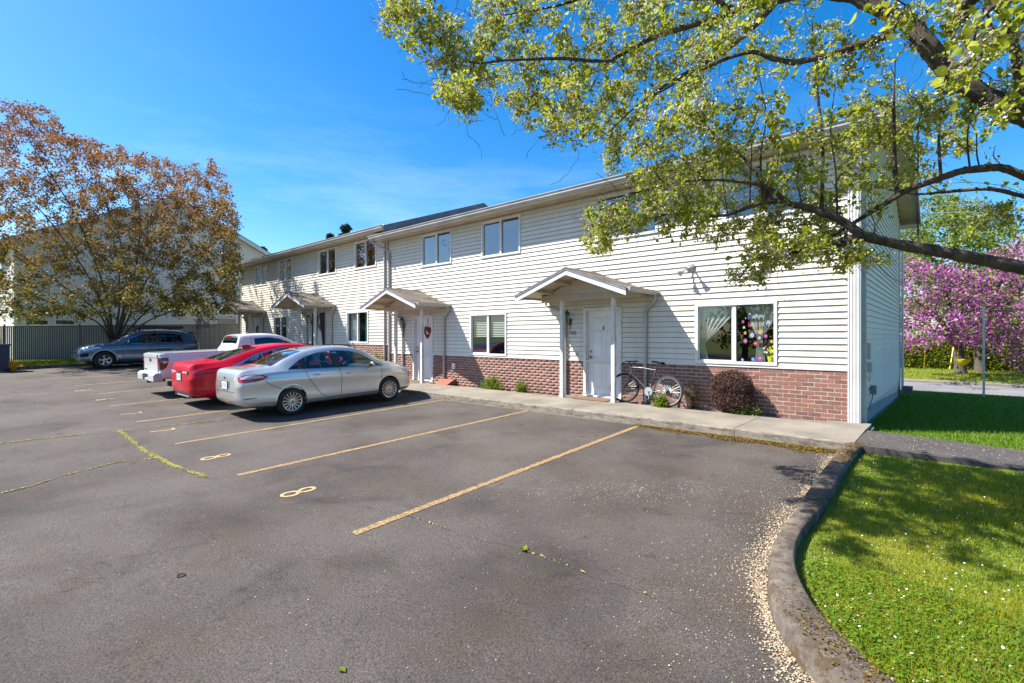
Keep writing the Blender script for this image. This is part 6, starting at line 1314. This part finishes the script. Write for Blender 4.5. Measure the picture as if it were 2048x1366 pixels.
x = FX(1490, -.42); shrub('ground_plant', 'low green plant growing at the foot of the barberry', (x, -.42, .10), [((0, 0, .1), (.3, .12, .16), 1)], 900, 'bush_leaf', (.02, .04), shell=.2)
x = FX(983, -.30); shrub('spirea_bush', 'larger bright green bush left of the 122 porch', (x, -.30, .10), [((-.15, 0, .16), (.36, .2, .22), .5), ((.12, .02, .24), (.34, .18, .26), .4), ((.3, -.02, .14), (.22, .16, .16), .25), ((-.02, 0, .38), (.26, .12, .16), .15)], 4200, 'bush_leaf', (.02, .042), group='green bushes by the brick wall', shell=.0)
x = FX(1043, -.28); shrub('spirea_bush', 'smaller green bush beside the left porch post of 122', (x, -.28, .10), [((-.05, 0, .16), (.22, .17, .2), .6), ((.08, 0, .28), (.2, .12, .2), .4), ((.18, 0, .12), (.16, .12, .12), .2)], 2400, 'bush_leaf', (.018, .036), group='green bushes by the brick wall', shell=0.)
x = FX(1382, -.2); shrub('dry_shrub', 'small dry brown shrub behind the bicycle wheel', (x, -.2, .10), [((0, 0, .42), (.2, .12, .2), 1)], 1700, 'dry_leaf', (.012, .024), shell=.3, nst=70)
x = FX(1320, -.52); shrub('leafy_plant', 'small leafy green plant in front of the bicycle', (x, -.5, .13), [((0, 0, .16), (.2, .12, .17), 1)], 1300, 'bush_leaf', (.02, .045), shell=.2)
x = FX(752, -.4); shrub('spirea_bush', 'green bush seen over the silver car bonnet', (x, -.4, .4), [((0, 0, .3), (.6, .2, .36), 1)], 2200, 'bush_leaf', (.03, .05), group='green bushes by the brick wall', shell=.3)
# ------------------------------------------------------------------ bicycle
p0 = GZ(1243, 806, .15); p1 = GZ(1343, 815, .15); xf, xr = p0[0], p0[0] + 1.06; yb = -.42
e = empty('bicycle', ((xf + xr) / 2, yb, .15), local=True, label='black mountain bicycle leaning by the porch downspout of 122', cat='bicycle'); e.rotation_euler = (-.10, 0, math.radians(-3))
h_ = .53; R_ = .325
def bw(x, mat_r, steer=0):
    w_ = MB().lathe([(R_, -.010), (R_ + .008, 0), (R_, .010), (R_ - .02, .017), (R_ - .032, .010), (R_ - .032, -.010), (R_ - .02, -.017)], 40, axis=1, closed=True).build('wheel', 'rubber', e, True); w_.location = (x, 0, R_ + .01); w_.rotation_euler = (0, 0, steer)
    MB().lathe([(R_ - .033, -.010), (R_ - .045, -.008), (R_ - .045, .008), (R_ - .033, .010)], 40, axis=1, closed=True).build('rim', mat_r, w_, True)
    m = MB()
    for k in range(28): a = k * 2 * math.pi / 28; b = a + (.5 if k % 2 else -.5); m.tube([(.02 * math.cos(b), .03 * (1 if k % 4 < 2 else -1), .02 * math.sin(b)), ((R_ - .055) * math.cos(a), 0, (R_ - .055) * math.sin(a))], .0014, 3)
    m.build('spokes', 'steel', w_); MB().lathe([(.022, -.05), (.022, .05)], 12, axis=1).build('hub', 'steel', w_); return w_
bw(-h_, 'dark_metal', .35); bw(h_, 'steel')
z0 = R_ + .01; bb = (.10, 0, .30); hd0, hd1 = (-.355, 0, .66), (-.385, 0, .80); st0 = (.235, 0, .80); rx_ = (h_, 0, z0); fx_ = (-h_, 0, z0)
MB().tube([hd0, bb], .021, 10).tube([hd1, (-.1, 0, .80), (.22, 0, .765)], .019, 10).tube([bb, (.215, 0, .74), (.25, 0, .90)], .017, 10).tube([(bb[0], .03, bb[2]), (.3, .05, .31), (rx_[0], .06, rx_[2])], .011, 8).tube([(bb[0], -.03, bb[2]), (.3, -.05, .31), (rx_[0], -.06, rx_[2])], .011, 8).tube([(.22, .02, .75), (rx_[0], .06, rx_[2])], .009, 8).tube([(.22, -.02, .75), (rx_[0], -.06, rx_[2])], .009, 8).tube([hd0, hd1], .024, 10).build('frame', 'bike_paint', e, True)
MB().tube([(-.36, .06, .64), (-.43, .06, .5), fx_], .016, 8).tube([(-.36, -.06, .64), (-.43, -.06, .5), fx_], .016, 8).tube([(-.36, -.07, .64), (-.36, .07, .64)], .018, 8).build('fork', 'bike_paint', e, True)
MB().tube([hd1, (-.40, 0, .88), (-.45, 0, .93)], .017, 8).tube([(-.33, -.30, .93), (-.44, -.1, .93), (-.46, 0, .93), (-.46, .1, .94), (-.40, .30, .96)], .013, 8).build('handlebar', 'black_plastic', e, True)
m = MB()
for s_ in (-1, 1): m.tube([(-.42, .2 * s_, .93), (-.55, .15 * s_, .86), (-.62, .08 * s_, .76), (-.5, .02 * s_, .68), (-.40, 0, .64)], .004, 4); m.tube([(-.40, .22 * s_, .92), (-.50, .2 * s_, .90)], .007, 5)
m.build('brake_cables', 'rubber', e)
m = MB(); rows = []
for t in np.linspace(0, 1, 9): w_ = .025 + .065 * sstep(.3, .9, t); rows.append([(.12 + .27 * t, w_ * math.cos(a), .935 + .012 * math.cos(t * 3) + .022 * math.sin(a)) for a in np.linspace(0, 6.283, 13)])
m.grid(rows).build('saddle', 'black_plastic', e, True)
MB().lathe([(.095, -.055), (.095, -.05), (.0, -.05), (.0, -.055)], 24, (bb[0], 0, bb[2]), 1, True).tube([(bb[0], -.07, bb[2]), (bb[0], .07, bb[2])], .018, 8).tube([(bb[0], -.07, bb[2]), (bb[0] + .04, -.08, bb[2] - .16)], .010, 6).tube([(bb[0], .07, bb[2]), (bb[0] - .04, .08, bb[2] + .16)], .010, 6).build('crankset', 'steel', e)
MB().box(bb[0] + .0, bb[0] + .09, -.17, -.08, bb[2] - .18, bb[2] - .155).box(bb[0] - .09, bb[0], .08, .17, bb[2] + .15, bb[2] + .175).build('pedals', 'black_plastic', e)
MB().lathe([(.05, -.035), (.03, -.045)], 16, (rx_[0], 0, rx_[2]), 1).tube([(bb[0], -.052, bb[2] + .09), (rx_[0], -.045, rx_[2] + .045)], .004, 4).tube([(bb[0], -.052, bb[2] - .09), (rx_[0] - .03, -.045, rx_[2] - .11), (rx_[0], -.045, rx_[2] - .05)], .004, 4).build('drivetrain', 'dark_metal', e)
# ------------------------------------------------------------------ chain-link fence with slats
XF = -30.35; e = empty('chain_link_fence', (XF, -6, .5), label='chain-link fence with grey slats behind the SUV', cat='fence'); zf = lambda y: float(zlot(-29.0, y)) + .27
FH = 1.56; ps_ = [-16.4 + 2.44 * k for k in range(9)]
for y in ps_: MB().tube([(XF + .04, y, zf(y) - .1), (XF + .04, y, zf(y) + FH + .06)], .03, 8).ball((XF + .04, y, zf(y) + FH + .07), .035, 8, 4).build('post', 'fence_wire', e)
for y0, y1 in zip(ps_[:-1], ps_[1:]): MB().tube([(XF + .035, y0, zf(y0) + FH), (XF + .035, y1, zf(y1) + FH)], .021, 8).build('rail', 'fence_wire', e)
n = int((ps_[-1] - ps_[0]) / .062); V = []; F = []
for k in range(n):
    y = ps_[0] + k * .062; z0, z1 = zf(y) + .03, zf(y) + FH - .02; b = len(V); V += [(XF, y + .004, z0), (XF, y + .05, z0), (XF, y + .05, z1), (XF, y + .004, z1)]; F.append((b, b + 1, b + 2, b + 3))
link(fastmesh('slats', np.array(V), np.array(F), 'fence_slat'), 'slats', e)['kind'] = 'stuff'
m = MB(); y0, y1 = ps_[0], ps_[-1]; d = .085
for k in range(int((y1 - y0 + FH) / d)):
    for s_ in (1, -1):
        a = y0 + k * d - (FH if s_ > 0 else 0); q0, q1 = a, a + FH; z0, z1 = (0, FH) if s_ > 0 else (FH, 0)
        ya, yb_ = max(q0, y0), min(q1, y1)
        if yb_ <= ya: continue
        za = z0 + (z1 - z0) * (ya - q0) / FH; zb_ = z0 + (z1 - z0) * (yb_ - q0) / FH; b = (ya, zf(ya) + za), (yb_, zf(yb_) + zb_); n_ = .0035
        m.add([(XF + .012, b[0][0], b[0][1] - n_), (XF + .012, b[1][0], b[1][1] - n_), (XF + .012, b[1][0], b[1][1] + n_), (XF + .012, b[0][0], b[0][1] + n_)], [(0, 1, 2, 3)])
m.build('wire_mesh', 'fence_wire', e)['kind'] = 'stuff'
# ------------------------------------------------------------------ neighbouring gabled house
XN = -36.0; yr, zr, hw, sl = -1.5, 10.1, 7.0, .5; e = empty('neighbour_house', (XN - 6, yr, .45), label='large beige gabled house behind the fence and the brown-leaved tree', cat='house')
ze = zr - hw * sl; MB().prism([(yr - hw, .3), (yr + hw, .3), (yr + hw, ze), (yr, zr), (yr - hw, ze)], 0, XN - 12, XN).build('wall', 'far_siding', e)
for s_ in (-1, 1):
    q = lambda u, d: (yr + s_ * u, zr - u * sl + d); pl = [q(0, .2), q(hw + .5, .2), q(hw + .5, .08), q(0, .08)]; rf = MB().prism(pl if s_ < 0 else pl[::-1], 0, XN - 12.4, XN + .45).build('roof', 'roof_shingle', e)
    pl = [q(0, .14), q(hw + .52, .14), q(hw + .52, -.12), q(0, -.12)]; MB().prism(pl if s_ < 0 else pl[::-1], 0, XN + .452, XN + .48).build('rake_board', 'trim', rf)
    pl = [q(0, .07), q(hw + .5, .07), q(hw + .5, .03), q(0, .03)]; MB().prism(pl if s_ < 0 else pl[::-1], 0, XN + .002, XN + .45).build('soffit', 'soffit', rf)
for s_ in (-1, 1): MB().box(XN, XN + .03, yr + s_ * (hw - .1) - .1, yr + s_ * (hw - .1) + .1, .3, ze).build('corner_post', 'trim', e)
def YN(x): d = ray(x, 0); return CAM[1] + d[1] * XN / d[0]
def ZN(x, y): d = ray(x, y); return CAM[2] + d[2] * XN / d[0]
for (xa, xb, ya, yb_) in ((48, 100, 612, 652), (107, 153, 612, 652), (430, 474, 600, 652), (60, 100, 520, 560)):
    a, b, z1, z0 = YN(xa), YN(xb), ZN((xa + xb) / 2, ya), ZN((xa + xb) / 2, yb_); m = MB(); m.box(XN, XN + .05, a, a + .09, z0, z1); m.box(XN, XN + .05, b - .09, b, z0, z1); m.box(XN, XN + .05, a + .09, b - .09, z1 - .09, z1); m.box(XN, XN + .05, a + .09, b - .09, z0, z0 + .09); m.box(XN, XN + .045, a + .09, b - .09, z0 + (z1 - z0) * .28, z0 + (z1 - z0) * .28 + .07)
    wn = m.build('window', 'trim', e); MB().box(XN + .005, XN + .02, a + .09, b - .09, z0 + .09, z1 - .09).build('pane', 'smoke_lamp', wn); MB().box(XN + .022, XN + .03, a + .09, b - .09, z0 + (z1 - z0) * .35, z1 - .09).build('blind', 'tree_leaf' if False else 'blind', wn)
a = YN(398); MB().box(XN + .0, XN + .12, a - .12, a + .12, 2.1, 2.75).box(XN + .0, XN + .14, a + .3, a + .55, 2.2, 2.6).build('meter_box', 'util_box', e)
# wooden fence, pale house, bins at the far left
e = empty('wooden_fence', (-33.5, -14, .45), label='dark wooden board fence at the far left edge', cat='fence')
for k in range(26): y = -20 + k * .24; MB().box(-33.52, -33.49, y, y + .215, .45, 2.25 + .02 * (k % 3)).build('fence_board', 'wood_fence', e)
for z in (.8, 1.8): MB().box(-33.58, -33.52, -20, -13.76, z, z + .09).build('fence_rail', 'wood_fence', e)
e = empty('pale_house', (-52, -17, .4), label='pale lilac-grey house glimpsed at the left edge behind the trees', cat='house'); MB().box(-58, -48, -26, -12.2, .4, 6.2).build('wall', 'pale_house', e); MB().prism([(-26.5, 6.2), (-11.8, 6.2), (-19, 8.8)], 0, -58.4, -47.6).build('roof', 'roof_shingle', e)
for y in (-14.2, -17.5): w_ = MB().box(-48, -47.95, y - .6, y + .6, 3.8, 5.2).build('window', 'trim', e); MB().box(-47.949, -47.93, y - .5, y + .5, 3.9, 5.1).build('pane', 'smoke_lamp', w_)
def bin_(name, label, p, mat, h=1.05, w_=.29, group=None):
    x, y, z = p; e = empty(name, p, label=label, cat='bin', group=group); k = .8
    MB().add([(x - w_ * k, y - w_ * k, z + .06), (x + w_ * k, y - w_ * k, z + .06), (x + w_ * k, y + w_ * k, z + .06), (x - w_ * k, y + w_ * k, z + .06), (x - w_, y - w_, z + h), (x + w_, y - w_, z + h), (x + w_, y + w_, z + h), (x - w_, y + w_, z + h)], [(3, 2, 1, 0), (4, 5, 6, 7), (0, 1, 5, 4), (1, 2, 6, 5), (2, 3, 7, 6), (3, 0, 4, 7)]).build('body', mat, e)
    MB().box(x - w_ - .03, x + w_ + .03, y - w_ - .03, y + w_ + .03, z + h, z + h + .06).build('lid', mat, e)
    for s_ in (-1, 1): MB().lathe([(.1, 0), (.1, .05), (0, .05)], 14, (x + s_ * w_ * .8 - .02, y + w_ * .8, z + .1), 0).build('wheel', 'rubber', e)
q = GZ(-6, 738, .30); q = np.array([-28.6, q[1] / q[0] * -28.6 if False else YN(0), .3]); d = ray(-2, 0); q = np.array([-28.55, CAM[1] + d[1] * -28.55 / d[0], float(zlot(-28.55, -10))])
bin_('wheelie_bin', 'navy wheeled bin cut by the left edge of the picture', q, 'bin_navy', 1.08, .3)
d = ray(14, 0); q = np.array([-28.7, CAM[1] + d[1] * -28.7 / d[0], float(zlot(-28.7, -10))]); MB().lathe([(0, q[2]), (.26, q[2]), (.34, q[2] + .40), (.36, q[2] + .42), (.33, q[2] + .42), (.25, q[2] + .03), (0, q[2] + .03)], 20, (q[0], q[1], 0), 2).build('plastic_tub', 'tub_orange', smooth=40, label='orange plastic tub beside the navy bin', cat='tub')
for x, mt, lb in ((2005, 'bin_teal', 'teal wheeled bin far down the street'), (2023, 'bin_blue', 'blue wheeled bin far down the street')): q = P(x, 727, 36); bin_('wheelie_bin', lb, (q[0], q[1], ZS), mt, 1.05, .3)
# far street on the right, far house
MB().box(4.0, 60, 33.5, 40, ZS + .1, ZS + .12).build('street', 'street', label='distant grey street behind the bins', kind='structure')
e = empty('far_house', (22, 52, ZS), label='low distant house at the right edge behind the bins', cat='house'); MB().box(6, 34, 50, 58, ZS, 3.2).build('wall', 'pale_house', e); MB().prism([(49, 3.2), (59, 3.2), (54, 5.2)], 0, 5.4, 34.6).build('roof', 'roof_shingle', e)
for k in range(6): w_ = MB().box(8 + k * 4, 9.6 + k * 4, 49.93, 50, .9, 2.2).build('window', 'trim', e); MB().box(8.1 + k * 4, 9.5 + k * 4, 49.91, 49.929, 1.0, 2.1).build('pane', 'smoke_lamp', w_)
# street sign post
q = GZ(1967.5, 793, ZS + .12); e = empty('sign_post', q, label='galvanised metal post at the edge of the street', cat='post'); MB().box(q[0] - .028, q[0] + .028, q[1] - .028, q[1] + .028, q[2] - .1, q[2] + 2.75).build('post', 'steel', e)
# swings hung from the cherry
q = P(1926, 722, 23.6); e = empty('toddler_swing', q, label='yellow bucket swing hanging by the cherry trunk', cat='swing'); m = MB(); m.lathe([(.05, q[2] - .22), (.20, q[2] - .1), (.27, q[2] + .08), (.25, q[2] + .08), (.18, q[2] - .08)], 14, (q[0], q[1], 0), 2); m.build('seat', 'swing_yellow', e, True); MB().tube([(q[0] - .2, q[1], q[2] + .06), (q[0] - .1, q[1], q[2] + 1.6)], .012, 5).tube([(q[0] + .2, q[1], q[2] + .06), (q[0] + .1, q[1], q[2] + 1.6)], .012, 5).build('rope', 'swing_yellow', e)
q = P(1880, 737, 24); e = empty('board_swing', q, label='green swing seat on a yellow strap left of the cherry trunk', cat='swing'); MB().grid([[(q[0] + u * .62, q[1] + v * .12, q[2] - .06 + .1 * u * u) for u in np.linspace(-1, 1, 9)] for v in (-1, 1)]).build('seat', 'swing_green', e); t = P(1908, 690, 24); MB().tube([(q[0] + .35, q[1], q[2] - .02), tuple(t)], .03, 5).tube([(q[0] - .6, q[1], q[2] + .04), (q[0] - .5, q[1], q[2] + 1.9)], .006, 4).build('strap', 'swing_yellow', e)
# overhead service cables to the rear corner
for k, (x, y, z) in enumerate(((2300, 372, 24), (2300, 352, 24))):
    a = np.array([-.9, 9.3, 5.45 + .2 * k]); b = P(x, y, z); t = np.linspace(0, 1, 24)[:, None]; pts = a * (1 - t) + b * t; pts[:, 2] -= .35 * np.sin(t[:, 0] * math.pi); MB().tube(pts, .012, 5).build('overhead_cable', 'trim_gray', label=['lower', 'upper'][k] + ' overhead cable running from the rear eave to the right', cat='cable')
# downspout splash block and stones at the corner
MB().box(XR - .02, XR + .2, -.35, .0, .0, .10).build('splash_block', 'concrete', label='small concrete splash block at the front right corner', cat='splash block')
MB().box(XR + .06, XR + .3, 8.5, 9.1, -.05, .12).build('splash_block', 'concrete', label='concrete splash block at the rear right corner', cat='splash block')
# fallen leaf and rubber ring on the asphalt
q = G(683, 1342); me = MB().add([(q[0] - .03, q[1], q[2] + .006), (q[0], q[1] + .022, q[2] + .016), (q[0] + .035, q[1] + .006, q[2] + .008), (q[0], q[1] - .02, q[2] + .014)], [(0, 1, 2), (0, 2, 3)]).mesh('fallen_leaf', 'bush_leaf'); me.attributes.new('v', 'FLOAT', 'FACE').data.foreach_set('value', [.2, .3]); link(me, 'fallen_leaf', label='single green leaf lying on the near asphalt', cat='leaf')
q = G(362, 1152); MB().tube([(q[0] + .028 * math.cos(t), q[1] + .028 * math.sin(t), q[2] + .006) for t in np.linspace(0, 6.283, 24)], .004, 6, False).build('rubber_ring', 'rubber', label='small black ring lying on the near asphalt', cat='ring')
